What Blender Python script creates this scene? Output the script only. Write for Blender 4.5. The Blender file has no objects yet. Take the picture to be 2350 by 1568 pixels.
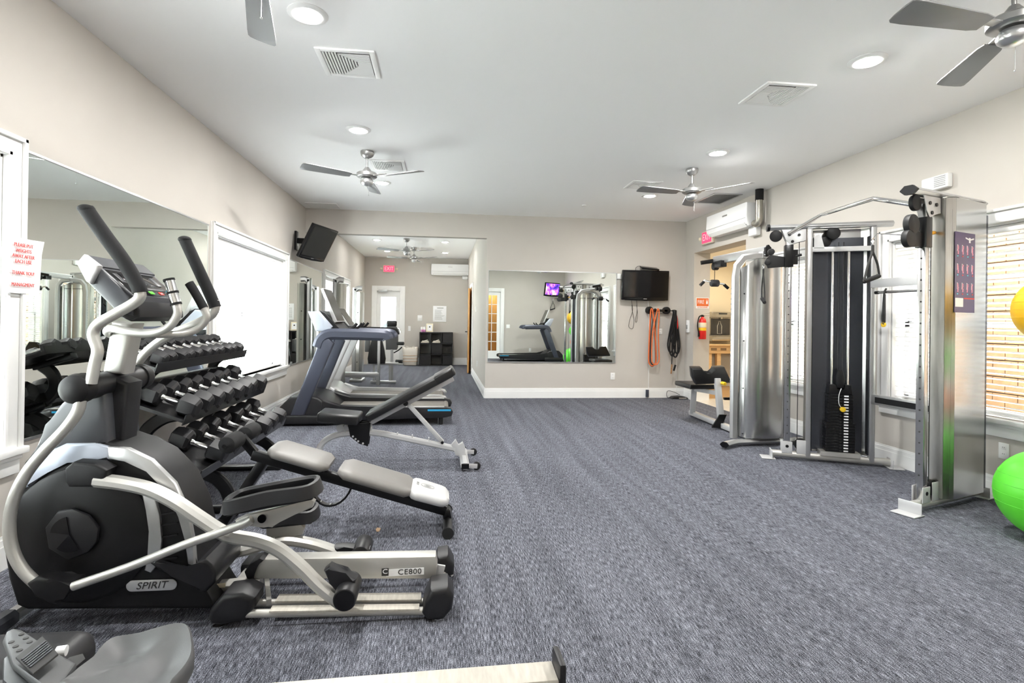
import bpy, bmesh, math, random
from mathutils import Vector, Matrix
random.seed(7)
sc = bpy.context.scene
COL = sc.collection
V = Vector
R = math.radians
# ------------------------------------------------------------------ camera
IW, IH = 2350.0, 1568.0
FPX, CX, CY = 1202.8, 1148.4, 731.7
ROLL, YAW, PITCH = R(.784), R(6.33), R(.2)
CAMZ = 1.28
_fw = V((math.sin(YAW)*math.cos(PITCH), math.cos(YAW)*math.cos(PITCH), math.sin(PITCH)))
_r0 = V((math.cos(YAW), -math.sin(YAW), 0)); _u0 = _r0.cross(_fw)
CR = _r0*math.cos(ROLL) + _u0*math.sin(ROLL)
CU = -_r0*math.sin(ROLL) + _u0*math.cos(ROLL)
CF = _fw
cd = bpy.data.cameras.new('camera'); cam = bpy.data.objects.new('camera', cd); COL.objects.link(cam)
cd.sensor_fit = 'HORIZONTAL'; cd.sensor_width = 36.0; cd.lens = 36.0*FPX/IW
cd.shift_x = (IW/2-CX)/IW; cd.shift_y = (CY-IH/2)/IW
cd.clip_start = .05; cd.clip_end = 300
_m = Matrix((CR, CU, -CF)).transposed().to_4x4(); _m.translation = (0, 0, CAMZ)
cam.matrix_world = _m
sc.camera = cam
def P(x, y, Y=None, X=None, Z=None):
    """photo pixel + one known plane -> point in the room"""
    d = CF + CR*((x-CX)/FPX) - CU*((y-CY)/FPX)
    o = V((0, 0, CAMZ))
    if Y is not None: return o + d*(Y/d.y)
    if X is not None: return o + d*(X/d.x)
    return o + d*((Z-CAMZ)/d.z)
# ------------------------------------------------------------------ world, exposure
sc.view_settings.view_transform = 'Standard'
sc.view_settings.look = 'None'
sc.view_settings.gamma = 1.0
sc.view_settings.use_curve_mapping = False
sc.view_settings.exposure = 1.47
sc.cycles.max_bounces = 10
sc.cycles.diffuse_bounces = 6
sc.cycles.glossy_bounces = 5
sc.cycles.transparent_max_bounces = 24
sc.cycles.sample_clamp_indirect = 8.0
sc.cycles.caustics_reflective = False
sc.cycles.caustics_refractive = False
w = bpy.data.worlds.new('World'); sc.world = w; w.use_nodes = True
bg = w.node_tree.nodes['Background']
bg.inputs[0].default_value = (.93, .97, 1.0, 1); bg.inputs[1].default_value = 11.5
LAMP = 430.0
# ------------------------------------------------------------------ materials
MATS = {}
def mat(name, col, rough=.5, metal=0.0, spec=.5, bump=0, bscale=60, var=0, vscale=8, emit=None, estr=1, coat=0, stretch=None, alpha=None):
    m = bpy.data.materials.new(name); m.use_nodes = True
    nt = m.node_tree; b = nt.nodes['Principled BSDF']
    b.inputs['Base Color'].default_value = (*col, 1); b.inputs['Roughness'].default_value = rough
    b.inputs['Metallic'].default_value = metal; b.inputs['Specular IOR Level'].default_value = spec
    if coat: b.inputs['Coat Weight'].default_value = coat; b.inputs['Coat Roughness'].default_value = .15
    if emit: b.inputs['Emission Color'].default_value = (*emit, 1); b.inputs['Emission Strength'].default_value = estr
    if var or bump:
        tc = nt.nodes.new('ShaderNodeTexCoord'); mp = nt.nodes.new('ShaderNodeMapping')
        nt.links.new(tc.outputs['Object'], mp.inputs[0])
        if stretch: mp.inputs['Scale'].default_value = stretch
    if var:
        n = nt.nodes.new('ShaderNodeTexNoise'); n.inputs['Scale'].default_value = vscale; n.inputs['Detail'].default_value = 5
        nt.links.new(mp.outputs[0], n.inputs['Vector'])
        r = nt.nodes.new('ShaderNodeValToRGB')
        r.color_ramp.elements[0].position = .3; r.color_ramp.elements[1].position = .7
        r.color_ramp.elements[0].color = (*[max(0, c*(1-var)) for c in col], 1)
        r.color_ramp.elements[1].color = (*[min(1, c*(1+var)) for c in col], 1)
        nt.links.new(n.outputs[0], r.inputs[0]); nt.links.new(r.outputs[0], b.inputs['Base Color'])
    if bump:
        n2 = nt.nodes.new('ShaderNodeTexNoise'); n2.inputs['Scale'].default_value = bscale; n2.inputs['Detail'].default_value = 3
        nt.links.new(mp.outputs[0], n2.inputs['Vector'])
        bp = nt.nodes.new('ShaderNodeBump'); bp.inputs['Strength'].default_value = bump; bp.inputs['Distance'].default_value = .01
        nt.links.new(n2.outputs[0], bp.inputs['Height']); nt.links.new(bp.outputs[0], b.inputs['Normal'])
    MATS[name] = m
    return m
mat('wall', (.555, .522, .48), .85, spec=.25, bump=.03, bscale=180, var=.02, vscale=2)
mat('ceiling', (.945, .945, .945), .9, spec=.2, bump=.02, bscale=120)
mat('trim', (.86, .86, .85), .45, spec=.4, var=.015)
mat('cream', (.76, .70, .58), .8, spec=.2)
mat('mirror', (.86, .90, .875), .0, 1.0)
mat('mirror_edge', (.45, .55, .52), .2, .3)
mat('silver', (.50, .50, .50), .34, .75, var=.03)
mat('champagne', (.52, .51, .48), .38, .55, var=.05, vscale=5)
mat('champagne_worn', (.55, .52, .46), .5, .3, var=.12, vscale=14, stretch=(6, 1, 1))
mat('white_metal', (.60, .60, .605), .35, .25)
mat('alu', (.60, .605, .61), .28, .9)
mat('black_plastic', (.006, .006, .007), .5, spec=.3, bump=.03, bscale=400)
mat('black_gloss', (.006, .006, .007), .12, spec=.3)
mat('dark_plastic', (.012, .012, .014), .42, spec=.4)
mat('grey_plastic', (.05, .053, .062), .38, spec=.5)
mat('slate', (.062, .069, .098), .36, .25, spec=.5)
mat('slate_light', (.42, .455, .53), .35, .2)
mat('foam', (.012, .012, .013), .8, spec=.3, bump=.1, bscale=300)
mat('rubber', (.014, .014, .015), .55, spec=.4, bump=.04, bscale=200)
mat('rubber_hex', (.014, .014, .016), .45, spec=.5, var=.15, vscale=20)
mat('black_metal', (.008, .008, .009), .3, .3, spec=.5)
mat('chrome', (.82, .82, .82), .08, 1.0)
mat('steel', (.52, .52, .515), .22, 1.0, var=.04, vscale=4)
mat('vinyl_black', (.010, .010, .011), .33, spec=.5, bump=.03, bscale=120)
mat('vinyl_grey', (.20, .19, .18), .42, spec=.5, bump=.03, bscale=160)
mat('vinyl_silver', (.58, .58, .58), .38, .1, bump=.02, bscale=160)
mat('vinyl_dark', (.10, .10, .10), .45, bump=.03, bscale=160)
mat('seat_grey', (.072, .074, .076), .5, bump=.05, bscale=500)
mat('strap', (.028, .028, .028), .75)
mat('yellow', (.85, .55, .02), .45)
mat('amber', (.78, .38, .01), .4)
mat('green_ball', (.10, .62, .03), .38, spec=.5)
mat('yellow_ball', (.80, .44, .01), .45)
mat('orange', (.72, .16, .04), .5)
mat('bag_red', (.20, .03, .025), .5)
mat('red', (.70, .02, .015), .3)
mat('white', (.85, .85, .85), .5)
mat('paper', (.86, .86, .87), .7)
mat('ink_red', (.70, .10, .09), .7)
mat('ink_black', (.03, .03, .03), .6)
mat('ink_grey', (.35, .35, .35), .6)
mat('wood_honey', (.62, .34, .12), .4, var=.14, vscale=6, stretch=(8, 8, .6))
mat('wood_pale', (.72, .52, .30), .45, var=.1, vscale=5, stretch=(1, 8, 8))
mat('wood_floor', (.55, .36, .19), .35, var=.15, vscale=4, stretch=(8, 1, 1))
mat('floor_sheen', (.74, .70, .64), .3, var=.05)
mat('shelf_black', (.010, .010, .011), .4)
mat('shelf_inner', (.12, .12, .11), .5)
mat('towel', (.75, .71, .64), .95, bump=.2, bscale=90)
mat('bag', (.72, .68, .62), .9, bump=.1, bscale=40)
mat('bag_stripe', (.55, .38, .24), .9)
mat('belt', (.16, .145, .13), .6, bump=.05, bscale=200)
mat('blue', (.03, .36, .65), .4)
mat('screen_off', (.004, .004, .005), .08, spec=.25)
mat('lens', (1, 1, 1), .5, emit=(1, .985, .95), estr=LAMP)
mat('lens_far', (1, 1, 1), .5, emit=(1, .985, .95), estr=LAMP*.26)
mat('lens_warm', (1, 1, 1), .5, emit=(1, .86, .62), estr=120)
mat('exit_red', (.9, .05, .15), .5, emit=(1.0, .06, .16), estr=.33)
mat('exit_letter', (.9, .5, .5), .5, emit=(1, .45, .5), estr=.25)
mat('exit_housing', (.70, .62, .50), .5)
mat('slat', (.86, .86, .86), .5)
mat('sash', (.62, .62, .63), .5)
mat('grass', (.20, .235, .15), .95, var=.3, vscale=3, bump=.3)
mat('pavement', (.62, .61, .59), .9, var=.08)
mat('brick', (.26, .14, .07), .85, var=.18, vscale=9)
mat('brick_pale', (.30, .19, .11), .85, var=.15, vscale=9)
mat('mortar', (.26, .23, .19), .95)
mat('leaf', (.10, .24, .05), .8, var=.4, vscale=4)
mat('bark', (.16, .11, .07), .9)
mat('roof', (.20, .20, .23), .9, var=.1)
mat('siding', (.62, .63, .62), .8)
mat('car_paint', (.30, .30, .36), .25, .3)
mat('car_red', (.5, .06, .05), .3, .2)
mat('glass_dark', (.03, .035, .04), .05)
mat('poster_purple', (.055, .032, .12), .35)
mat('poster_pink', (.75, .30, .42), .5)
mat('poster_cyan', (.10, .60, .75), .5)
mat('label_amber', (.80, .60, .05), .5)
mat('silver_badge', (.62, .62, .62), .3, .6)
mat('rust', (.38, .20, .09), .8, var=.3, vscale=30)
mat('wax_purple', (.62, .25, .50), .4)
mat('frame_cream', (.78, .70, .52), .5)
mat('duct', (.40, .38, .33), .25, .7)
mat('vent_dark', (.03, .03, .03), .8)
mat('cork', (.28, .20, .13), .8)
mat('cable', (.012, .012, .012), .5)
mat('steel_worn', (.50, .49, .46), .3, .95, var=.35, vscale=2.2, stretch=(5, 5, .55))
mat('shroud_dark', (.09, .095, .11), .25, .75)
mat('fan_metal', (.38, .38, .375), .33, .85)
mat('fan_blade', (.24, .24, .245), .45, .2)
# carpet: dark blue grey loop pile with lighter flecks drawn out along the room
def carpet():
    m = bpy.data.materials.new('carpet'); m.use_nodes = True; nt = m.node_tree; b = nt.nodes['Principled BSDF']
    N = nt.nodes.new; L = nt.links.new
    tc = N('ShaderNodeTexCoord')
    mp = N('ShaderNodeMapping'); mp.inputs['Scale'].default_value = (250, 22, 1); L(tc.outputs['Object'], mp.inputs[0])
    n1 = N('ShaderNodeTexNoise'); n1.inputs['Scale'].default_value = 1; n1.inputs['Detail'].default_value = 4; L(mp.outputs[0], n1.inputs['Vector'])
    n2 = N('ShaderNodeTexNoise'); n2.inputs['Scale'].default_value = 270; n2.inputs['Detail'].default_value = 2; L(tc.outputs['Object'], n2.inputs['Vector'])
    mp3 = N('ShaderNodeMapping'); mp3.inputs['Scale'].default_value = (12, .6, 1); L(tc.outputs['Object'], mp3.inputs[0])
    n3 = N('ShaderNodeTexNoise'); n3.inputs['Scale'].default_value = 1; n3.inputs['Detail'].default_value = 3; L(mp3.outputs[0], n3.inputs['Vector'])
    a = N('ShaderNodeMath'); a.operation = 'ADD'; L(n1.outputs[0], a.inputs[0]); L(n2.outputs[0], a.inputs[1])
    s = N('ShaderNodeMath'); s.operation = 'MULTIPLY_ADD'; L(a.outputs[0], s.inputs[0]); s.inputs[1].default_value = .5; 
    t = N('ShaderNodeMath'); t.operation = 'MULTIPLY_ADD'; L(n3.outputs[0], t.inputs[0]); t.inputs[1].default_value = .10; t.inputs[2].default_value = -.05
    L(t.outputs[0], s.inputs[2])
    r = N('ShaderNodeValToRGB'); e = r.color_ramp.elements
    e[0].position = .38; e[0].color = (.014, .015, .019, 1); e[1].position = .64; e[1].color = (.37, .385, .445, 1)
    k = r.color_ramp.elements.new(.50); k.color = (.105, .11, .132, 1)
    L(s.outputs[0], r.inputs[0]); L(r.outputs[0], b.inputs['Base Color'])
    b.inputs['Roughness'].default_value = .95; b.inputs['Specular IOR Level'].default_value = .1
    bp = N('ShaderNodeBump'); bp.inputs['Strength'].default_value = .5; bp.inputs['Distance'].default_value = .006
    L(a.outputs[0], bp.inputs['Height']); L(bp.outputs[0], b.inputs['Normal'])
    MATS['carpet'] = m
carpet()
def glass():
    m = bpy.data.materials.new('pane_glass'); m.use_nodes = True; nt = m.node_tree
    for n in list(nt.nodes):
        if n.type != 'OUTPUT_MATERIAL': nt.nodes.remove(n)
    out = nt.nodes['Material Output']; t = nt.nodes.new('ShaderNodeBsdfTransparent'); g = nt.nodes.new('ShaderNodeBsdfGlossy')
    t.inputs[0].default_value = (.95, .97, .96, 1); g.inputs['Roughness'].default_value = .02
    lw = nt.nodes.new('ShaderNodeLayerWeight'); f = nt.nodes.new('ShaderNodeMath'); f.operation = 'POWER'; f.inputs[1].default_value = 5
    nt.links.new(lw.outputs['Facing'], f.inputs[0]); lw.inputs[0].default_value = .4
    mx = nt.nodes.new('ShaderNodeMixShader')
    nt.links.new(f.outputs[0], mx.inputs[0]); nt.links.new(t.outputs[0], mx.inputs[1]); nt.links.new(g.outputs[0], mx.inputs[2])
    nt.links.new(mx.outputs[0], out.inputs[0]); MATS['pane_glass'] = m
glass()
def tv_picture():
    m = bpy.data.materials.new('tv_picture'); m.use_nodes = True; nt = m.node_tree; b = nt.nodes['Principled BSDF']
    tc = nt.nodes.new('ShaderNodeTexCoord'); n = nt.nodes.new('ShaderNodeTexNoise'); n.inputs['Scale'].default_value = 5; n.inputs['Detail'].default_value = 6
    nt.links.new(tc.outputs['Object'], n.inputs['Vector'])
    r = nt.nodes.new('ShaderNodeValToRGB'); e = r.color_ramp.elements
    e[0].position = .35; e[0].color = (.01, .01, .05, 1); e[1].position = .68; e[1].color = (.95, .9, 1, 1)
    a = e.new(.45); a.color = (.09, .03, .6, 1); a = e.new(.53); a.color = (.5, .12, .9, 1); a = e.new(.6); a.color = (1, .4, .3, 1)
    nt.links.new(n.outputs[0], r.inputs[0]); nt.links.new(r.outputs[0], b.inputs['Emission Color'])
    b.inputs['Emission Strength'].default_value = 1.0; b.inputs['Base Color'].default_value = (0, 0, 0, 1)
    MATS['tv_picture'] = m
tv_picture()
# ------------------------------------------------------------------ mesh helpers
def catmull(pts, n=6, closed=False):
    pts = [V(p) for p in pts]
    if len(pts) < 3: return pts
    out = []; N = len(pts); rng = range(N if closed else N-1)
    for i in rng:
        p1, p2 = pts[i], pts[(i+1) % N]
        p0 = pts[i-1] if (closed or i > 0) else p1*2-p2
        p3 = pts[(i+2) % N] if (closed or i+2 < N) else p2*2-p1
        for k in range(n):
            t = k/n
            out.append(.5*((2*p1)+(p2-p0)*t+(2*p0-5*p1+4*p2-p3)*t*t+(3*p1-p0-3*p2+p3)*t*t*t))
    if not closed: out.append(pts[-1])
    return out
class MB:
    def __init__(s): s.bm = bmesh.new()
    def _bev(s, vs, bev, seg=2):
        if bev <= 0: return
        es = list({e for v in vs for e in v.link_edges})
        bmesh.ops.bevel(s.bm, geom=es, offset=bev, segments=seg, profile=.5, affect='EDGES', clamp_overlap=True)
    def box(s, x0, x1, y0, y1, z0, z1, bev=0, seg=2):
        return s.obox(V(((x0+x1)/2, (y0+y1)/2, (z0+z1)/2)), V(((x1-x0)/2, 0, 0)), V((0, (y1-y0)/2, 0)), V((0, 0, (z1-z0)/2)), bev, seg)
    def obox(s, c, a, b, d, bev=0, seg=2):
        c, a, b, d = V(c), V(a), V(b), V(d)
        vs = [s.bm.verts.new(c+a*i+b*j+d*k) for i in (-1, 1) for j in (-1, 1) for k in (-1, 1)]
        for f in ((0,1,3,2), (4,6,7,5), (0,4,5,1), (2,3,7,6), (0,2,6,4), (1,5,7,3)): s.bm.faces.new([vs[i] for i in f])
        s._bev(vs, bev, seg); return s
    def bar(s, a, b, w, h, up=(0, 0, 1), bev=0, seg=2):
        a, b = V(a), V(b); t = (b-a); n = t.normalized(); u = V(up); sd = n.cross(u)
        if sd.length < 1e-4: sd = n.cross(V((1, 0, 0)))
        sd.normalize(); u2 = sd.cross(n).normalized()
        return s.obox((a+b)/2, t/2, sd*w/2, u2*h/2, bev, seg)
    def sweep(s, pts, prof, up=(0, 0, 1), caps=True, closed=False, scale=None):
        pts = [V(p) for p in pts]; N = len(pts); rings = []; up = V(up); prev = None
        for i, p in enumerate(pts):
            if closed: t = pts[(i+1) % N]-pts[i-1]
            else: t = pts[min(i+1, N-1)]-pts[max(i-1, 0)]
            t.normalize()
            if prev is None:
                sd = t.cross(up)
                if sd.length < 1e-3: sd = t.cross(V((.3, 1, 0)))
            else:
                sd = prev - t*prev.dot(t)
                if sd.length < 1e-4: sd = t.cross(up)
            sd.normalize(); prev = sd; u = sd.cross(t)
            k = scale[i] if scale else 1
            rings.append([s.bm.verts.new(p+sd*q[0]*k+u*q[1]*k) for q in prof])
        M = len(prof)
        for i in range(N if closed else N-1):
            a, b = rings[i], rings[(i+1) % N]
            for j in range(M): s.bm.faces.new((a[j], a[(j+1) % M], b[(j+1) % M], b[j]))
        if caps and not closed:
            s.bm.faces.new(list(reversed(rings[0]))); s.bm.faces.new(rings[-1])
        return s
    def tube(s, pts, r, seg=10, smooth=0, closed=False, scale=None, caps=True):
        if smooth: pts = catmull(pts, smooth, closed)
        if scale and smooth: scale = None
        prof = [(r*math.cos(2*math.pi*i/seg), r*math.sin(2*math.pi*i/seg)) for i in range(seg)]
        return s.sweep(pts, prof, closed=closed, scale=scale, caps=caps)
    def rtube(s, pts, w, h, up=(0, 0, 1), smooth=0, c=.25):
        if smooth: pts = catmull(pts, smooth)
        k = min(w, h)*c; a, b = w/2, h/2
        prof = [(-a+k, -b), (a-k, -b), (a, -b+k), (a, b-k), (a-k, b), (-a+k, b), (-a, b-k), (-a, -b+k)]
        return s.sweep(pts, prof, up=up)
    def cyl(s, a, b, r, r2=None, seg=18, bev=0):
        a, b = V(a), V(b); n = (b-a).normalized(); u = n.orthogonal().normalized(); v = n.cross(u); r2 = r if r2 is None else r2
        if bev:
            L = (b-a).length; pr = [(0, r-bev), (bev*.3, r-bev*.3), (bev, r), (L-bev, r2), (L-bev*.3, r2-bev*.3), (L, r2-bev)]
        else: pr = [(0, r), ((b-a).length, r2)]
        rings = [[s.bm.verts.new(a+n*z+(u*math.cos(2*math.pi*i/seg)+v*math.sin(2*math.pi*i/seg))*rr) for i in range(seg)] for z, rr in pr]
        for p, q in zip(rings, rings[1:]):
            for i in range(seg): s.bm.faces.new((p[i], p[(i+1) % seg], q[(i+1) % seg], q[i]))
        s.bm.faces.new(list(reversed(rings[0]))); s.bm.faces.new(rings[-1]); return s
    def lathe(s, prof, o=(0, 0, 0), axis=(0, 0, 1), seg=28):
        o = V(o); n = V(axis).normalized(); u = n.orthogonal().normalized(); v = n.cross(u); rings = []
        for r, z in prof:
            if r < 1e-5: rings.append([s.bm.verts.new(o+n*z)])
            else: rings.append([s.bm.verts.new(o+n*z+(u*math.cos(2*math.pi*i/seg)+v*math.sin(2*math.pi*i/seg))*r) for i in range(seg)])
        for p, q in zip(rings, rings[1:]):
            for i in range(seg):
                j = (i+1) % seg
                if len(p) == 1 and len(q) == 1: continue
                if len(p) == 1: s.bm.faces.new((p[0], q[j], q[i]))
                elif len(q) == 1: s.bm.faces.new((p[i], p[j], q[0]))
                else: s.bm.faces.new((p[i], p[j], q[j], q[i]))
        for rg, rev in ((rings[0], 1), (rings[-1], 0)):
            if len(rg) > 1: s.bm.faces.new(list(reversed(rg)) if rev else rg)
        return s
    def prism(s, poly, d, bev=0, seg=2):
        poly = [V(p) for p in poly]; d = V(d)
        a = [s.bm.verts.new(p) for p in poly]; b = [s.bm.verts.new(p+d) for p in poly]; n = len(a)
        fa = s.bm.faces.new(a); fb = s.bm.faces.new(list(reversed(b)))
        for i in range(n): s.bm.faces.new((a[i], b[i], b[(i+1) % n], a[(i+1) % n]))
        if bev:
            es = list(fa.edges)+list(fb.edges)
            bmesh.ops.bevel(s.bm, geom=es, offset=bev, segments=seg, profile=.5, affect='EDGES', clamp_overlap=True)
        return s
    def ball(s, c, r, sc3=(1, 1, 1), u=20, v=12):
        m = Matrix.Translation(V(c)) @ Matrix.Diagonal((r*sc3[0], r*sc3[1], r*sc3[2], 1))
        bmesh.ops.create_uvsphere(s.bm, u_segments=u, v_segments=v, radius=1, matrix=m); return s
    def loft(s, rings, caps=True):
        rr = [[s.bm.verts.new(V(p)) for p in rg] for rg in rings]; n = len(rr[0])
        for p, q in zip(rr, rr[1:]):
            for i in range(n): s.bm.faces.new((p[i], p[(i+1) % n], q[(i+1) % n], q[i]))
        if caps: s.bm.faces.new(list(reversed(rr[0]))); s.bm.faces.new(rr[-1])
        return s
    def quad(s, a, b, c, d):
        s.bm.faces.new([s.bm.verts.new(V(p)) for p in (a, b, c, d)]); return s
    def xform(s, M):
        bmesh.ops.transform(s.bm, matrix=M, verts=s.bm.verts[:]); return s
    def mesh(s, name, m, ang=40, off=None):
        bmesh.ops.recalc_face_normals(s.bm, faces=s.bm.faces[:])
        if off is not None:
            for v in s.bm.verts: v.co -= off
        me = bpy.data.meshes.new(name); s.bm.to_mesh(me); s.bm.free()
        if ang:
            me.polygons.foreach_set('use_smooth', [True]*len(me.polygons)); me.set_sharp_from_angle(angle=R(ang))
        me.materials.append(MATS[m] if isinstance(m, str) else m); return me
    def build(s, name, m, parent=None, ang=40, label=None, kind=None):
        off = None
        if parent is not None:
            r = parent
            while r.parent: r = r.parent
            off = r.location.copy()
        o = bpy.data.objects.new(name, s.mesh(name, m, ang, off)); COL.objects.link(o); o.parent = parent
        if label: o['label'] = label
        if kind: o['kind'] = kind
        return o
def link(name, me, parent=None, loc=None, rot=None):
    o = bpy.data.objects.new(name, me); COL.objects.link(o); o.parent = parent
    if loc is not None: o.location = loc
    if rot is not None: o.rotation_euler = rot
    return o
def thing(name, label, cat, loc=(0, 0, 0), rotz=0, group=None, kind=None):
    o = bpy.data.objects.new(name, None); COL.objects.link(o); o.location = loc; o.rotation_euler = (0, 0, rotz)
    o.empty_display_size = .1
    if label: o['label'] = label
    if cat: o['category'] = cat
    if group: o['group'] = group
    if kind: o['kind'] = kind
    return o
def tag(o, label, cat, group=None):
    o['label'] = label; o['category'] = cat
    if group: o['group'] = group
    return o
def dup(root, loc, rotz, label=None, group=None):
    def cp(o, par):
        c = o.copy(); COL.objects.link(c); c.parent = par
        for ch in o.children: cp(ch, c)
        return c
    r = cp(root, None); r.location = loc; r.rotation_euler = (0, 0, rotz)
    if label: r['label'] = label
    if group: r['group'] = group
    return r
def text(name, s, size, m, o, xd, yd, parent=None, depth=.0008, align='CENTER', shear=0, space=1, wx=1):
    """lettering as thin mesh: o centre, xd reading direction, yd up direction"""
    cu = bpy.data.curves.new(name, 'FONT'); cu.body = s; cu.size = size; cu.align_x = align; cu.align_y = 'CENTER'
    cu.extrude = depth; cu.shear = shear; cu.space_character = space; cu.resolution_u = 3
    t = bpy.data.objects.new('tmp', cu); COL.objects.link(t)
    dg = bpy.context.evaluated_depsgraph_get(); me = bpy.data.meshes.new_from_object(t.evaluated_get(dg))
    bpy.data.objects.remove(t); bpy.data.curves.remove(cu)
    xd, yd = V(xd).normalized(), V(yd).normalized(); zd = xd.cross(yd)
    M = Matrix((xd*wx, yd, zd)).transposed().to_4x4(); M.translation = V(o)
    if parent is not None:
        r = parent
        while r.parent: r = r.parent
        M.translation = V(o)-r.location
    me.transform(M); me.name = name; me.materials.clear(); me.materials.append(MATS[m])
    ob = bpy.data.objects.new(name, me); COL.objects.link(ob); ob.parent = parent
    return ob
def pts(Y, *xy): return [P(x, y, Y=Y) for x, y in xy]
XL, XR, YB, YF, YN, ZC = -2.175, 4.148, 8.604, 15.0, -.36, 3.02
# ================================================================== setting
def structure(mb, name, m, ang=0): return mb.build(name, m, ang=ang, kind='structure')
def wall_y(name, xa, xb, y0, y1, holes, m='wall', z1=ZC):
    b = MB(); y = y0
    for h0, h1, za, zb in sorted(holes):
        if h0 > y: b.box(xa, xb, y, h0, 0, z1)
        if za > 0: b.box(xa, xb, h0, h1, 0, za)
        if zb < z1: b.box(xa, xb, h0, h1, zb, z1)
        y = h1
    if y1 > y: b.box(xa, xb, y, y1, 0, z1)
    return structure(b, name, m)
structure(MB().box(XL-.2, XR+.02, YN-.15, YF+.1, -.06, 0), 'floor', 'carpet')
structure(MB().box(XL-.2, XR+.3, YN-.15, YF+.1, ZC, ZC+.12), 'ceiling', 'ceiling')
WL = [(.75, 2.85, .60, 2.07), (5.29, 7.52, .62, 2.07), (9.96, 12.43, .62, 2.07)]
WR = [(2.2, 4.44, .60, 2.06), (4.99, 6.05, .60, 2.06), (6.81, 8.30, 0, 2.445)]
wall_y('wall_left', XL-.2, XL, YN-.15, YF+.1, WL)
wall_y('wall_right', XR, XR+.28, YN-.15, YB+.15, WR)
# back wall with the wide cased opening into the far room
b = MB(); b.box(.714, XR+.28, YB, YB+.14, 0, ZC); b.box(XL, .714, YB, YB+.14, 2.635, ZC); structure(b, 'wall_back', 'wall')
b = MB(); b.box(.714, .86, YB+.14, 12.42, 0, ZC); b.box(.714, .86, 12.42, 13.36, 2.08, ZC); b.box(.714, .86, 13.36, YF, 0, ZC); structure(b, 'wall_far_right', 'wall')
b = MB(); b.box(XL-.2, -1.83, YF, YF+.15, 0, ZC); b.box(-1.83, -1.19, YF, YF+.15, 2.07, ZC); b.box(-1.19, .86, YF, YF+.15, 0, ZC); structure(b, 'wall_far', 'wall')
b = MB(); b.box(XL-.2, 1.0, YN-.15, YN, 0, ZC); b.box(1.0, 1.95, YN-.15, YN, 2.25, ZC); b.box(1.95, XR+.28, YN-.15, YN, 0, ZC); structure(b, 'wall_front', 'wall')
# hall beyond the right hand opening
HX, HY = 6.5, 10.2
b = MB(); b.box(XR+.28, HX+.1, HY, HY+.1, 0, 2.7); structure(b, 'wall_hall_end', 'cream')
b = MB(); b.box(HX, HX+.1, 6.15, HY, 0, 2.7); structure(b, 'wall_hall_side', 'cream')
b = MB(); b.box(XR+.28, HX, 6.15, 6.25, 0, 2.7); structure(b, 'wall_hall_near', 'cream')
b = MB(); b.box(XR+.28, XR+.38, 8.75, HY, 0, 2.7); structure(b, 'wall_hall_inner', 'cream')
b = MB(); b.box(XR+.28, HX, 6.25, HY, 2.6, 2.7); structure(b, 'ceiling_hall', 'ceiling')
b = MB(); b.box(XR+.02, HX, 6.25, 8.47, -.06, 0.002); structure(b, 'floor_hall_sheen', 'floor_sheen')  # near floor whitened: light reflecting off it is put into the colour
b = MB(); b.box(XR+.28, HX, 8.47, HY, -.06, 0.001); structure(b, 'floor_hall_wood', 'wood_floor')
# lobby behind the french door in the front wall
b = MB(); b.box(.2, 2.7, YN-1.75, YN-1.65, 0, 2.6); b.box(.1, .2, YN-1.75, YN-.15, 0, 2.6); b.box(2.7, 2.8, YN-1.75, YN-.15, 0, 2.6); b.box(.1, 2.8, YN-1.75, YN-.15, 2.6, 2.7); structure(b, 'wall_lobby', 'cream')
structure(MB().box(.1, 2.8, YN-1.75, YN-.15, -.06, 0), 'floor_lobby', 'wood_floor')
# baseboards: flat board with a thinner cap
def baseboard(name, a, c, n, h=.165):
    a, c, n = V((*a, 0)), V((*c, 0)), V((*n, 0)); b = MB()
    for z0, z1, t in ((0, h*.70, .018), (h*.70, h*.90, .013), (h*.90, h, .007)):
        p = [a+V((0, 0, z0)), c+V((0, 0, z0)), c+V((0, 0, z0))+n*t, a+V((0, 0, z0))+n*t]
        b.prism(p, (0, 0, z1-z0))
    return structure(b, name, 'trim')
baseboard('baseboard_left', (XL, YN), (XL, YF), (1, 0))
baseboard('baseboard_right', (XR, YN), (XR, 6.81), (-1, 0))
baseboard('baseboard_right_corner', (XR, 8.30), (XR, YB), (-1, 0))
baseboard('baseboard_back', (.714, YB), (XR, YB), (0, -1))
baseboard('baseboard_far_right', (.714, YB), (.714, 12.33), (-1, 0))
baseboard('baseboard_far', (-1.0, YF), (.714, YF), (0, -1), .2)
baseboard('baseboard_front', (1.95+.12, YN), (XR, YN), (0, 1))
baseboard('baseboard_hall', (XR+.28, HY), (HX, HY), (0, -1))
baseboard('baseboard_jamb', (XR, 8.30), (XR+.28, 8.30), (0, -1))
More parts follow.
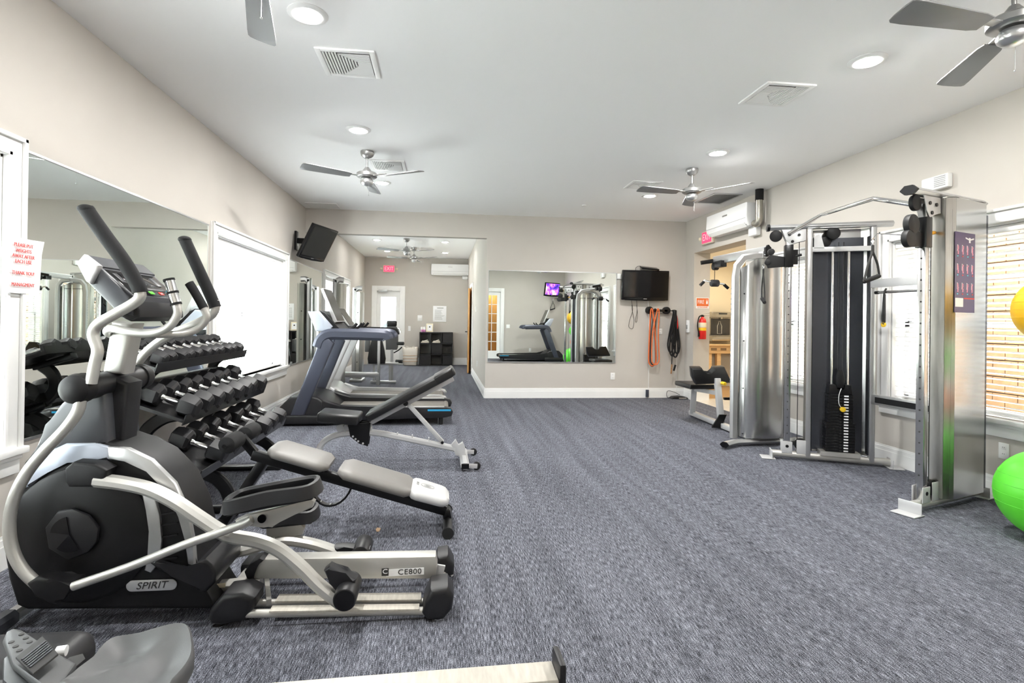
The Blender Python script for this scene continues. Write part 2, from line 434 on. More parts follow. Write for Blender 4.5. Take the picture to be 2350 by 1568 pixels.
# windows ----------------------------------------------------------
def window(n, F, d, y0, y1, z0, z1, units=2, slats=True, lift=0, cw=.11):
    """F wall face, d direction into the room; y0..y1,z0..z1 the opening"""
    t = thing('window_%d' % n, None, None, (F, (y0+y1)/2, z0), kind='structure')
    def bx(b, xa, xb, *a, **k): b.box(min(F+d*xa, F+d*xb), max(F+d*xa, F+d*xb), *a, **k)
    b = MB()
    bx(b, 0, .024, y0-cw, y0, z0-.02, z1+cw, bev=.004); bx(b, 0, .024, y1, y1+cw, z0-.02, z1+cw, bev=.004); bx(b, 0, .024, y0, y1, z1, z1+cw, bev=.004)
    bx(b, .024, .040, y0-cw, y0-cw+.022, z0-.02, z1+cw, bev=.003); bx(b, .024, .040, y1+cw-.022, y1+cw, z0-.02, z1+cw, bev=.003); bx(b, .024, .040, y0-cw, y1+cw, z1+cw-.022, z1+cw, bev=.003)
    bx(b, .024, .031, y0-.02, y0-.004, z0-.02, z1+.02); bx(b, .024, .031, y1+.004, y1+.02, z0-.02, z1+.02); bx(b, .024, .031, y0-.02, y1+.02, z1+.004, z1+.02)
    b.build('casing', 'trim', t)
    b = MB(); bx(b, -.14, .055, y0-cw-.02, y1+cw+.02, z0-.035, z0, bev=.006); b.build('sill', 'trim', t)
    b = MB(); bx(b, 0, .022, y0-cw, y1+cw, z0-.135, z0-.035, bev=.004); bx(b, .022, .035, y0-cw, y1+cw, z0-.06, z0-.035, bev=.004); b.build('apron', 'trim', t)
    b = MB(); bx(b, -.19, 0, y0, y0+.012, z0, z1); bx(b, -.19, 0, y1-.012, y1, z0, z1); bx(b, -.19, 0, y0, y1, z1-.012, z1); b.build('reveal', 'trim', t)
    zm = (z0+z1)/2-.03
    uw = (y1-y0)/units
    for k in range(units):
        a, c = y0+k*uw, y0+(k+1)*uw
        for q, (za, zb, xo) in enumerate(((z0, zm+.02, -.13), (zm-.02, z1, -.16))):
            b = MB(); fr = .045
            bx(b, xo-.03, xo, a+.01, a+.01+fr, za, zb); bx(b, xo-.03, xo, c-.01-fr, c-.01, za, zb); bx(b, xo-.03, xo, a+.01, c-.01, za, za+fr); bx(b, xo-.03, xo, a+.01, c-.01, zb-fr, zb)
            s = b.build('sash', 'sash', t)
            b = MB(); bx(b, xo-.018, xo-.012, a+.01+fr, c-.01-fr, za+fr, zb-fr); b.build('pane', 'pane_glass', s)
            b = MB(); mid = (a+c)/2
            bx(b, xo-.022, xo-.008, mid-.009, mid+.009, za+fr, zb-fr); bx(b, xo-.022, xo-.008, a+.01+fr, c-.01-fr, (za+zb)/2-.009, (za+zb)/2+.009)
            b.build('muntin', 'sash', s)
    if units > 1:
        b = MB()
        for k in range(1, units): bx(b, -.19, -.10, y0+k*uw-.035, y0+k*uw+.035, z0, z1)
        b.build('mullion', 'sash', t)
    if slats:
        b = MB(); bx(b, -.085, -.02, y0+.014, y1-.014, z1-.065, z1-.014, bev=.004); b.build('headrail', 'slat', t)
        me = None; z = z1-.095; L = y1-y0-.036
        mb = MB(); mb.box(-.025, .025, -L/2, L/2, -.0014, .0014); me = mb.mesh('slat', 'slat', 0)
        while z > z0+.05+lift:
            link('slat', me, t, V((-d*.052, 0, z-z0)), (0, -d*R(17), 0)); z -= .0415
        b = MB(); bx(b, -.078, -.026, y0+.018, y1-.018, z-.012, z+.006, bev=.003); b.build('bottom_rail', 'slat', t)
        b = MB()
        for f in ((.12, .5, .88) if units > 1 else (.18, .82)):
            yy = y0+(y1-y0)*f; b.cyl((F-d*.05, yy, z), (F-d*.05, yy, z1-.03), .0016, seg=5)
        b.build('ladder_cord', 'slat', t)
    return t
window(1, XL, 1, *WL[0][:2], .60, 2.07)
window(2, XL, 1, *WL[1][:2], .62, 2.07)
window(3, XL, 1, *WL[2][:2], .62, 2.07)
window(4, XR, -1, *WR[0][:2], .60, 2.06)
window(5, XR, -1, *WR[1][:2], .60, 2.06, units=1)
# doors --------------------------------------------------------------
t = thing('door_1', None, None, (-1.51, YF, 0), kind='structure')
b = MB()
b.box(-1.97, -1.83, YF-.025, YF, 0, 2.21, bev=.004); b.box(-1.19, -1.05, YF-.025, YF, 0, 2.21, bev=.004); b.box(-1.83, -1.19, YF-.025, YF, 2.07, 2.21, bev=.004)
b.build('casing', 'trim', t)
b = MB(); y0 = YF+.02
b.box(-1.83, -1.72, y0, y0+.045, 0, 2.07); b.box(-1.30, -1.19, y0, y0+.045, 0, 2.07); b.box(-1.72, -1.30, y0, y0+.045, 1.90, 2.07); b.box(-1.72, -1.30, y0, y0+.045, 0, .98)
b.build('door_leaf', 'trim', t)
MB().box(-1.72, -1.30, y0+.018, y0+.026, .98, 1.90).build('pane', 'pane_glass', t)
b = MB(); b.box(-1.78, -1.54, YF-.075, YF-.015, 2.04, 2.10, bev=.008); b.bar((-1.56, YF-.05, 2.09), (-1.40, YF-.10, 2.075), .02, .012); b.build('door_closer', 'alu', t)
b = MB(); b.cyl((-1.235, YF+.02, .99), (-1.235, YF-.045, .99), .022); b.bar((-1.235, YF-.045, .99), (-1.34, YF-.045, .99), .014, .02, bev=.004); b.build('door_handle', 'fan_metal', t)
# honey coloured wooden door standing ajar in the far room's right wall
t = thing('door_2', None, None, (.714, 12.9, 0), kind='structure')
b = MB()
b.box(.69, .714, 12.33, 12.42, 0, 2.17, bev=.004); b.box(.69, .714, 13.36, 13.45, 0, 2.17, bev=.004); b.box(.69, .714, 12.42, 13.36, 2.08, 2.17, bev=.004); b.build('casing', 'trim', t)
b = MB(); b.bar((.700, 13.34, 1.03), (.625, 12.48, 1.03), .04, 2.02, bev=.003); b.build('door_leaf', 'wood_honey', t)
b = MB(); b.box(.72, .86, 12.42, 13.36, 0, 2.08); b.build('door_backing', 'wood_honey', t)
b = MB(); b.cyl((.60, 12.56, 1.0), (.55, 12.56, 1.0), .012); b.bar((.555, 12.56, 1.0), (.56, 12.68, 1.0), .016, .02); b.box(.605, .625, 12.53, 12.59, .93, 1.12); b.build('door_handle', 'black_metal', t)
# glazed french door in the front wall (seen in the back mirror)
t = thing('door_3', None, None, (1.47, YN, 0), kind='structure')
b = MB(); b.box(.88, 1.0, YN, YN+.025, 0, 2.37, bev=.004); b.box(1.95, 2.07, YN, YN+.025, 0, 2.37, bev=.004); b.box(1.0, 1.95, YN, YN+.025, 2.25, 2.37, bev=.004); b.build('casing', 'trim', t)
b = MB(); y0 = YN-.08
b.box(1.0, 1.12, y0, y0+.045, 0, 2.25); b.box(1.83, 1.95, y0, y0+.045, 0, 2.25); b.box(1.12, 1.83, y0, y0+.045, 2.13, 2.25); b.box(1.12, 1.83, y0, y0+.045, 0, .26); b.build('door_leaf', 'trim', t)
b = MB()
for k in range(1, 4): b.box(1.12+.71*k/4-.011, 1.12+.71*k/4+.011, y0+.008, y0+.037, .26, 2.13)
for k in range(1, 6): b.box(1.12, 1.83, y0+.008, y0+.037, .26+1.87*k/6-.011, .26+1.87*k/6+.011)
b.build('muntin', 'trim', t)
for i in range(4):
    for k in range(6): MB().box(1.12+.71*i/4+.011, 1.12+.71*(i+1)/4-.011, y0+.019, y0+.025, .26+1.87*k/6+.011, .26+1.87*(k+1)/6-.011).build('pane', 'pane_glass', t, ang=0)
t = thing('wooden_cabinet', 'honey wood cupboard in the lobby seen through the glazed door in the mirror', 'cupboard', (1.7, YN-1.4, 0))
MB().box(1.2, 2.3, YN-1.6, YN-1.25, 0, 2.3, bev=.01).build('body', 'wood_honey', t)
for x in (1.22, 1.76): MB().box(x, x+.52, YN-1.25, YN-1.225, .08, 2.22, bev=.012).build('door', 'wood_honey', t)
# mirrors -------------------------------------------------------------
def mirror(x0, x1, y0, y1, z0, z1, label, face):
    t = thing('wall_mirror', label, 'mirror', ((x0+x1)/2, (y0+y1)/2, z0))
    MB().box(x0, x1, y0, y1, z0, z1).build('backing', 'mirror_edge', t, ang=0)
    b = MB()
    if face == 'x': b.box(x1, x1+.0012, y0+.004, y1-.004, z0+.004, z1-.004)
    else: b.box(x0+.004, x1-.004, y0-.0012, y0, z0+.004, z1-.004)
    b.build('mirror_glass', 'mirror', t, ang=0)
    for z in (z0-.006, z1-.006):
        b = MB()
        if face == 'x': b.box(x0, x1+.008, y0, y1, z, z+.012)
        else: b.box(x0, x1, y0-.008, y1, z, z+.012)
        b.build('channel', 'alu', t, ang=0)
    if face == 'y': MB().box(x1-.008, x1+.004, y0-.006, y1, z0+.006, z1-.006).build('channel', 'alu', t, ang=0)
    return t
mirror(XL+.001, XL+.008, 2.972, 5.13, .62, 2.13, 'large frameless wall mirror behind the dumbbell rack', 'x')
mirror(XL+.001, XL+.008, 7.66, 9.80, .60, 2.11, 'frameless wall mirror on the left wall beyond the blinds, beside the far room', 'x')
mirror(.75, 2.92, YB-.008, YB-.001, .595, 2.108, 'wide wall mirror on the back wall beside the television', 'y')
# ================================================================== elliptical trainer
def T(seq, Y=None): return [P(q[0], q[1], Y=(q[2] if len(q) > 2 else Y)) for q in seq]
t = thing('elliptical_trainer', 'silver and black elliptical trainer in the left foreground', 'elliptical', (-.95, 2.42, 0))
Yn = 2.305
sil = [(36,1392),(16,1330),(9,1250),(12,1180),(28,1120),(58,1062),(90,1010),(150,1000),(240,1012),(290,1030),(345,1056),(398,1110),(430,1180),(440,1245),(452,1330),(470,1352),(500,1392),(480,1400),(60,1402)]
MB().prism(T(sil, Yn), (0, .235, 0), bev=.018, seg=3).build('lower_shell', 'black_plastic', t)
up = [(80,1025),(104,975),(138,926),(165,905),(236,884),(246,1022),(215,1016),(150,1018),(106,1036)]
MB().prism(T(up, Yn-.004), (0, .243, 0), bev=.02, seg=3).build('upper_shell', 'grey_plastic', t)
band = [(40,1125),(62,1076),(102,1040),(150,1018),(215,1017),(250,1026),(252,1058),(206,1052),(152,1056),(104,1080),(66,1120)]
MB().prism(T(band, Yn-.012), (0, .26, 0), bev=.012, seg=3).build('top_band', 'slate_light', t)
c = P(186, 1228, Y=Yn); r = .272
MB().lathe([(0, .03), (r*.4, .029), (r*.94, .020), (r, .008), (r, -.02)], o=c, axis=(0, -1, 0), seg=56).build('flywheel_cover', 'black_plastic', t)
b = MB(); cc = P(170, 1221, Y=Yn-.03); k = .098
poly = [cc+V((math.cos(a)*k*s_, 0, math.sin(a)*k*s_)) for a, s_ in [(R(x), y) for x, y in ((10,1.05),(48,.98),(88,1.02),(120,1.04),(165,1.0),(215,1.0),(265,1.08),(310,1.02),(340,1.05))]]
b.prism(poly, (0, -.022, 0), bev=.008); hub = b.build('hub_cap', 'dark_plastic', t)
b = MB()
for a0, a1 in ((100, 172), (230, 300)):
    pp = [cc+V((math.cos(R(a0+(a1-a0)*i/6))*k*.72, -.024, math.sin(R(a0+(a1-a0)*i/6))*k*.72)) for i in range(7)]
    b.prism(pp+[cc+V((0, -.024, 0))], (0, -.004, 0))
b.build('hub_recess', 'black_gloss', hub)
# silver arcs round the wheel and over the rear shell
b = MB(); b.prism(T([(322,1128),(352,1128),(366,1185),(370,1240),(366,1290),(345,1316),(330,1310),(342,1275),(345,1220),(338,1170)], Yn-.014), (0, .03, 0), bev=.006); b.build('wheel_trim', 'silver', t)
o1 = [(246,1026),(292,1030),(346,1056),(400,1110),(432,1180),(442,1245),(447,1300)]; i1 = [(430,1296),(424,1240),(412,1185),(384,1128),(338,1080),(286,1056),(248,1056)]
MB().prism(T(o1+i1, Yn-.015), (0, .03, 0), bev=.006).build('rear_trim', 'silver', t)
MB().prism(T(o1+i1, Yn+.22), (0, .03, 0), bev=.006).build('rear_trim', 'silver', t)
MB().prism(T(o1+i1, Yn+.016), (0, .203, 0), bev=.004).build('rear_cowl', 'shroud_dark', t)
b = MB()
for yy in (1180, 1205, 1232, 1258, 1285, 1303): b.bar(P(372, yy, Y=Yn-.003), P(408, yy-6, Y=Yn-.003), .012, .006)
b.build('vent_groove', 'dark_plastic', t, kind='stuff')
fa = [(338,1292),(356,1286),(395,1302),(432,1308),(456,1292),(470,1284),(486,1296),(494,1316),(492,1340),(470,1362),(455,1360),(440,1335),(400,1318),(362,1310)]
MB().prism(T(fa, Yn-.03), (0, .29, 0), bev=.014, seg=3).build('rear_fairing', 'dark_plastic', t)
# badge
bc = P(349, 1343, Y=Yn-.004); hw, hh = .098, .0225
pl = [bc+V((sx*(hw-hh)+math.cos(R(a))*hh, 0, math.sin(R(a))*hh)) for sx, rng in ((1, range(-90, 91, 20)), (-1, range(90, 271, 20))) for a in rng]
bd = MB().prism(pl, (0, -.004, 0), bev=.001).build('badge', 'silver_badge', t)
text('badge_lettering', 'SPIRIT', .040, 'ink_black', bc+V((0, -.005, 0)), (1, 0, .02), (0, 0, 1), bd, shear=.25, wx=1.12)
# mast, neck, pivot housing
MB().prism(T([(228,1030),(280,1016),(293,880),(250,862),(232,900)], 2.36), (0, .12, 0), bev=.016, seg=3).build('mast', 'dark_plastic', t)
MB().prism(T([(233,858),(280,860),(304,742),(254,738)], 2.37), (0, .10, 0), bev=.016, seg=3).build('neck', 'champagne', t)
ax = V((-1.405, 0, 1.0)); ax.z = P(185, 893, Y=2.2).z
MB().cyl((ax.x, 2.20, ax.z), (ax.x, 2.64, ax.z), .052, seg=28).build('pivot_housing', 'dark_plastic', t)
for y0, y1 in ((2.165, 2.235), (2.605, 2.67)):
    MB().lathe([(0, 0), (.035, .004), (.055, .018), (.060, .04), (.058, .07), (.05, .075)], o=(ax.x, y0 if y0 < 2.4 else y1, ax.z), axis=(0, 1 if y0 < 2.4 else -1, 0)).build('pivot_cap', 'black_plastic', t)
# moving handles
b = MB(); b.tube(T([(209,880),(218,835),(224,803),(214,768),(226,744),(262,722),(304,698),(321,682),(320,664)], 2.20), .0205, seg=16, smooth=6); h1 = b.build('handle_arm', 'champagne', t)
b = MB(); gp = catmull(T([(321,672),(316,655),(284,600),(240,540),(206,492),(198,480)], 2.20), 5); b.tube(gp, .0265, seg=16); b.ball(gp[-1], .03, (1.0, 1, .6)); b.build('grip', 'foam', h1)
b = MB(); b.tube(T([(300,862),(312,838),(345,800),(392,768),(452,742),(484,724),(494,706),(492,690)], 2.64), .0205, seg=16, smooth=6); h2 = b.build('handle_arm', 'champagne', t)
b = MB(); gp = catmull(T([(494,706),(490,694),(470,650),(440,585),(424,550)], 2.64), 5); b.tube(gp, .026, seg=16); b.ball(gp[-1], .029, (1.0, 1, .6)); b.build('grip', 'foam', h2)
b = MB(); b.tube(T([(186,912),(178,945),(150,985),(105,1032),(62,1085),(34,1140),(22,1195),(27,1255),(50,1305),(92,1348)], 2.20), .021, seg=16, smooth=6); b.build('swing_arm', 'champagne', t)
b = MB(); b.tube(T([(298,920),(270,980),(230,1050),(190,1130),(165,1210),(165,1270),(190,1310)], 2.63), .021, seg=14, smooth=6); b.build('swing_arm', 'champagne', t)
# fixed bars
b = MB(); b.tube(T([(262,772,2.42),(246,762,2.36),(258,754,2.32),(300,762,2.29),(352,764,2.27),(388,750,2.26),(407,722,2.26),(405,698,2.26)]), .0165, seg=14, smooth=6); f1 = b.build('fixed_bar', 'champagne', t)
b = MB(); b.tube(T([(405,700),(396,670),(389,644)], 2.26), .0195, seg=14, smooth=3); fs = b.build('pulse_grip', 'chrome', f1)
b = MB()
for q in ((404,698),(397,672),(388,643)): a_ = P(*q, Y=2.26); d_ = (P(389,644,Y=2.26)-P(405,700,Y=2.26)).normalized(); b.cyl(a_-d_*.004, a_+d_*.005, .0215)
b.build('grip_band', 'foam', f1, kind='stuff')
b = MB(); b.tube(T([(284,768,2.42),(340,768,2.50),(420,766,2.56),(458,752,2.58),(474,728,2.58),(466,704,2.58)]), .0165, seg=14, smooth=6); f2 = b.build('fixed_bar', 'champagne', t)
b = MB(); b.tube(T([(468,708),(448,672),(434,650)], 2.58), .0195, seg=14, smooth=3); b.build('pulse_grip', 'foam', f2)
# console
prof = T([(178,606),(190,588),(226,612),(303,678),(304,726),(264,714),(200,650)], 2.22)
cs = MB().prism(prof, (0, .39, 0), bev=.014, seg=3).build('console', 'grey_plastic', t)
tp, bt = P(232, 620, Y=2.22), P(300, 678, Y=2.22); nd = V((bt.x-tp.x, 0, bt.z-tp.z)); L = nd.length; nd.normalize(); nn = V((-nd.z, 0, nd.x)); nn = nn if nn.x > 0 else -nn
def face(u0, u1, v0, v1, h, name, m, par):
    o = tp+nn*.001; return MB().obox(o+nd*((u0+u1)/2*L)+V((0, .39*(v0+v1)/2, 0))+nn*h/2, nd*((u1-u0)/2*L), V((0, .39*(v1-v0)/2, 0)), nn*(h/2), bev=min(.002, h*.4)).build(name, m, par)
face(-.02, 1.0, .05, .95, .004, 'screen_panel', 'black_gloss', cs)
face(.08, .52, .2, .8, .0055, 'display', 'screen_off', cs)
for v0 in (.1, .78): face(.12, .5, v0, v0+.08, .006, 'key_strip', 'grey_plastic', cs)
face(.62, .74, .2, .8, .006, 'speed_keys', 'dark_plastic', cs)
face(.80, .92, .40, .48, .007, 'start_button', 'green_ball', cs); face(.80, .92, .60, .68, .007, 'stop_button', 'red', cs); face(.66, .78, .86, .92, .007, 'fan_button', 'poster_cyan', cs)
MB().prism(T([(174,602),(192,584),(224,610),(222,618),(206,650),(196,644)], 2.205), (0, .42, 0), bev=.012, seg=3).build('console_hood', 'grey_plastic', cs)
MB().prism(T([(174,604),(191,583),(225,609),(223,620),(206,652),(196,646)], 2.198), (0, .035, 0), bev=.008, seg=3).build('hood_end', 'white_metal', cs)
lp = [(262,700),(306,690),(318,712),(318,728),(296,738),(270,726)]
MB().prism(T(lp, 2.23), (0, .37, 0), bev=.014, seg=3).build('console_tray', 'black_plastic', cs)
# near pedal arm
b = MB(); b.prism(T([(147,1076),(165,1062),(220,1066),(246,1080),(234,1120),(156,1120),(148,1108)], 2.215), (0, .075, 0), bev=.012, seg=3); b.build('crank_cover', 'black_plastic', t)
b = MB(); b.rtube(T([(222,1102),(285,1110),(345,1124),(402,1152),(462,1192),(522,1228),(590,1242),(640,1262),(690,1302),(730,1342),(782,1384)], 2.24), .046, .062, up=(0, 1, 0), smooth=5, c=.3); b.build('pedal_arm', 'champagne', t)
MB().prism(T([(742,1312),(756,1300),(790,1322),(818,1330),(812,1350),(772,1362),(756,1340)], 2.212), (0, .055, 0), bev=.012, seg=3).build('arm_elbow', 'dark_plastic', t)
rc = P(790, 1379, Y=2.15); b = MB(); b.cyl(rc, rc+V((0, .16, 0)), .046, seg=30, bev=.006); rl = b.build('roller', 'dark_plastic', t)
MB().cyl(rc+V((0, -.002, 0)), rc+V((0, .004, 0)), .040, seg=28).build('roller_cap', 'black_gloss', rl)
# far pedal arm
b = MB(); b.rtube(T([(430,1252),(480,1262),(545,1266),(600,1252),(650,1240),(705,1246),(760,1262),(810,1282)], 2.60), .044, .058, up=(0, 1, 0), smooth=5, c=.3); b.build('pedal_arm', 'champagne', t)
MB().prism(T([(766,1256),(790,1256),(830,1262),(848,1262),(846,1284),(790,1282),(768,1274)], 2.575), (0, .06, 0), bev=.012).build('arm_elbow', 'dark_plastic', t)
rc = P(826, 1276, Y=2.56); MB().cyl(rc, rc+V((0, .15, 0)), .044, seg=24, bev=.006).build('roller', 'dark_plastic', t)
# link rod and knuckle
b = MB(); b.tube(T([(168,1346),(300,1300),(420,1252),(500,1224),(560,1202),(578,1192)], 2.17), .0165, seg=14, smooth=5); b.build('link_rod', 'champagne', t)
b = MB(); b.prism(T([(58,1342),(82,1326),(110,1330),(130,1342),(168,1336),(172,1352),(140,1370),(128,1390),(112,1384),(78,1372)], 2.165), (0, .075, 0), bev=.014, seg=3); b.build('knuckle', 'black_plastic', t)
# pedals
def pedal(a, c, Y0, Y1, pa, name='pedal'):
    a, c = P(*a, Y=(Y0+Y1)/2), P(*c, Y=(Y0+Y1)/2); d = (c-a); n = d.normalized(); u = V((0, 0, 1))-n*n.z; u.normalize()
    hw = (Y1-Y0)/2; m = (a+c)/2
    p = MB().obox(m, d/2, V((0, hw, 0)), u*.011, bev=.009).build(name, 'black_plastic', t)
    ring = []
    for s_, e_ in ((-1, -1), (1, -1), (1, 1), (-1, 1)):
        ring.append(m+d/2*s_*.93+V((0, hw*e_*.9, 0)))
    ring = [ring[0], (ring[0]+ring[1])/2+V((0, 0, .006)), ring[1], ring[2], (ring[2]+ring[3])/2+V((0, 0, .006)), ring[3]]
    rr = catmull([q+u*.022 for q in ring], 5, True)
    MB().sweep(rr, [(-.010, -.026), (.010, -.026), (.012, .024), (0, .03), (-.012, .024)], closed=True).build('rim', 'dark_plastic', p)
    b = MB()
    for i in range(9): q = m+d/2*(-.75+1.5*i/8)+u*.014; b.obox(q, n*.004, V((0, hw*.66, 0)), u*.003)
    b.build('tread_ridge', 'steel', p, kind='stuff')
    return p
pedal((530, 1166), (728, 1128), 2.115, 2.265, t)
MB().prism(T([(538,1196),(560,1186),(712,1146),(722,1152),(716,1166),(640,1196),(624,1212),(606,1208),(545,1206)], 2.20), (0, .035, 0), bev=.006).build('pedal_bracket', 'champagne', t)
b = MB(); a_ = P(602, 1190, Y=2.197); b.cyl(a_, a_+V((0, -.008, 0)), .0165); b.build('bracket_bolt', 'black_gloss', t)
pedal((610, 1198), (724, 1186), 2.56, 2.70, t)
MB().prism(T([(610,1214),(690,1204),(698,1212),(694,1228),(640,1240),(612,1238)], 2.60), (0, .035, 0), bev=.006).build('pedal_bracket', 'champagne', t)
# rear base
bm_ = T([(581,1330),(578,1306),(588,1292),(606,1284),(1000,1278),(1004,1300),(998,1330)], 2.40)
be = MB().prism(bm_, (0, .075, 0), bev=.008).build('beam_cover', 'champagne', t)
MB().prism(T([(560,1314),(572,1296),(596,1282),(606,1286),(588,1300),(580,1332),(566,1330)], 2.392), (0, .09, 0), bev=.006).build('beam_nose', 'dark_plastic', be)
lb = P(930, 1313, Y=2.40); w1 = MB().obox(lb+V((0, -.001, 0)), V((.084, 0, .0015)), V((0, .0008, 0)), V((0, 0, .0155))).build('model_plate', 'paper', be)
text('model_lettering', 'CE800', .034, 'ink_black', lb+V((.020, -.003, .001)), (1, 0, .015), (0, 0, 1), w1, space=1.05, wx=1.12)
lc = P(884, 1313, Y=2.40); MB().obox(lc+V((0, -.0022, 0)), V((.0155, 0, 0)), V((0, .0006, 0)), V((0, 0, .0165))).build('model_mark', 'ink_black', w1)
text('model_letter', 'C', .030, 'paper', lc+V((0, -.0045, .003)), (1, 0, 0), (0, 0, 1), w1, wx=1.15)
b = MB(); b.cyl(P(548, 1385, Y=2.36), P(985, 1381, Y=2.36), .0165); b.build('rail_tube', 'champagne', t)
b = MB(); b.cyl(P(535, 1409, Y=2.27), P(990, 1402, Y=2.27), .0165); b.build('rail_tube', 'champagne', t)
b = MB(); b.obox((P(636, 1382, Y=2.35)+P(966, 1378, Y=2.35))/2+V((0, 0, .016)), (P(966, 1378, Y=2.35)-P(636, 1382, Y=2.35))/2, V((0, .03, 0)), V((0, 0, .003))); b.build('rail_plate', 'champagne_worn', t)
b = MB(); b.obox((P(622, 1406, Y=2.27)+P(962, 1401, Y=2.27))/2+V((0, -.004, .016)), (P(962, 1401, Y=2.27)-P(622, 1406, Y=2.27))/2, V((0, .022, 0)), V((0, 0, .003))); b.build('rail_plate', 'champagne_worn', t)
b = MB(); b.cyl((-.85, 2.58, .10), (0, 2.58, .10), .0165); b.build('rail_tube', 'champagne', t)
b = MB(); b.cyl((-.85, 2.67, .085), (.02, 2.67, .085), .0165); b.build('rail_tube', 'champagne', t)
MB().prism(T([(474,1424),(479,1402),(510,1368),(555,1362),(584,1374),(582,1398),(562,1428),(505,1440),(482,1436)], 2.25), (0, .14, 0), bev=.022, seg=3).build('front_cap', 'dark_plastic', t)
MB().prism(T([(968,1412),(974,1385),(988,1356),(1028,1350),(1042,1372),(1038,1402),(1018,1426),(980,1428)], 2.23), (0, .15, 0), bev=.024, seg=3).build('end_cap', 'dark_plastic', t)
MB().prism(T([(998,1296),(1004,1280),(1028,1276),(1043,1300),(1042,1322),(1020,1330),(1006,1322)], 2.545), (0, .14, 0), bev=.02, seg=3).build('end_cap', 'dark_plastic', t)
MB().box(-.93, -.82, 2.58, 2.72, .03, .12, bev=.02).build('front_cap', 'dark_plastic', t)
b = MB(); b.cyl(P(1006, 1376, Y=2.34), P(1016, 1316, Y=2.58), .026); b.build('rear_cross_tube', 'champagne', t)
b = MB(); b.prism(T([(986,1352),(1008,1352),(1022,1300),(998,1296)], 2.42), (0, .012, 0)); b.build('rear_gusset', 'white_metal', t)
b = MB(); b.rtube([V((-.885, 2.28, .075)), V((-.885, 2.62, .075))], .06, .05); b.build('front_cross_tube', 'champagne', t)
b = MB(); b.rtube([P(455, 1352, Y=2.42), P(600, 1338, Y=2.42)], .055, .05); b.build('spine_tube', 'champagne', t)
b = MB(); b.prism(T([(498,1340),(518,1338),(517,1348),(497,1350)], 2.388), (0, -.002, 0)); b.build('caution_sticker', 'frame_cream', t)
b = MB()
for q in ((560,1348),(552,1358)): a_ = P(*q, Y=2.39); b.cyl(a_, a_+V((0, -.008, 0)), .008, seg=8)
b.build('frame_bolt', 'rust', t, kind='stuff')
b = MB(); b.bar((-.80, 2.56, .06), (-.72, 2.34, .06), .02, .025); b.build('diagonal_brace', 'champagne', t)
for q in ((-.90, 2.285), (.0, 2.265), (.05, 2.63), (-.88, 2.66)): MB().lathe([(0, 0), (.024, 0), (.024, .008), (.010, .014), (.010, .05), (0, .05)], o=(*q, 0), seg=16).build('leveling_foot', 'chrome', t)
b = MB(); b.rtube([V((-1.70, 2.66, .055)), V((-1.72, 2.30, .055))], .055, .045); b.build('front_stabilizer', 'silver', t)
b = MB(); b.rtube([V((-1.72, 2.33, .052)), V((-1.726, 2.17, .050))], .066, .062); b.build('stabilizer_cap', 'grey_plastic', t)
# scrap on the carpet
tag(MB().prism([P(862,1216,Z=0), P(866,1212,Z=0), P(874,1214,Z=0), P(870,1221,Z=0), P(864,1221,Z=0)], (0, 0, .004), bev=.001).build('leaf_scrap', 'bag_stripe'), 'tiny dry scrap lying on the carpet below the black bench', 'debris')
# ================================================================== rowing machine (foreground)
t = thing('rowing_machine', 'grey rowing machine at the bottom left with a metal rail', 'rowing machine', (-.4, 1.3, 0))
zr = .31
A_, c_, n_ = P(560, 1571, Z=zr), P(1266, 1516, Z=zr), P(1288, 1560, Z=zr)
d = (c_-A_).normalized(); wv = (n_-c_) - d*(n_-c_).dot(d)
sL = c_-d*1.55; c = c_+wv/2; a = sL+wv/2
MB().prism([sL, c_, c_+wv, sL+wv], (0, 0, -.055), bev=.004).build('rail', 'champagne_worn', t)
b = MB(); b.bar(c, c+d*.022, wv.length+.012, .085, bev=.012); b.build('rail_end_cap', 'dark_plastic', t)
b = MB(); b.bar(c-d*.25+V((0, 0, -.05)), c-d*.15+V((0, 0, -.29)), .06, .05, bev=.006); b.bar(c-d*.15+V((0, -.2, -.29)), c-d*.15+V((0, .14, -.29)), .05, .03, bev=.006); b.build('rear_leg', 'dark_plastic', t)
# sculpted seat: outline in px, dished top
ol = [(135,1600),(158,1562),(186,1532),(212,1502),(232,1472),(262,1454),(320,1450),(375,1446),(412,1443),(432,1446),(442,1462),(446,1492),(432,1520),(400,1556),(352,1600)]
Zs = .46
top = catmull([P(x, y, Z=Zs) for x, y in ol], 3, True)
cen = sum(top, V())/len(top)
rings = []
for f, dz in ((1.0, -.035), (1.01, -.018), (.99, 0), (.94, .006), (.8, -.002), (.6, -.014), (.4, -.018), (.2, -.016), (.05, -.014)):
    rings.append([cen+(q-cen)*f+V((0, 0, dz+(.012*math.sin((q-cen).to_2d().angle_signed(V((1, .3)))*2 if (q-cen).to_2d().length > 1e-6 else 0) if f > .3 else 0))) for q in top])
MB().loft(rings).build('seat', 'seat_grey', t, ang=60)
MB().box(cen.x-.08, cen.x+.08, cen.y-.07, cen.y+.07, .385, .43, bev=.01).build('seat_carriage', 'dark_plastic', t)
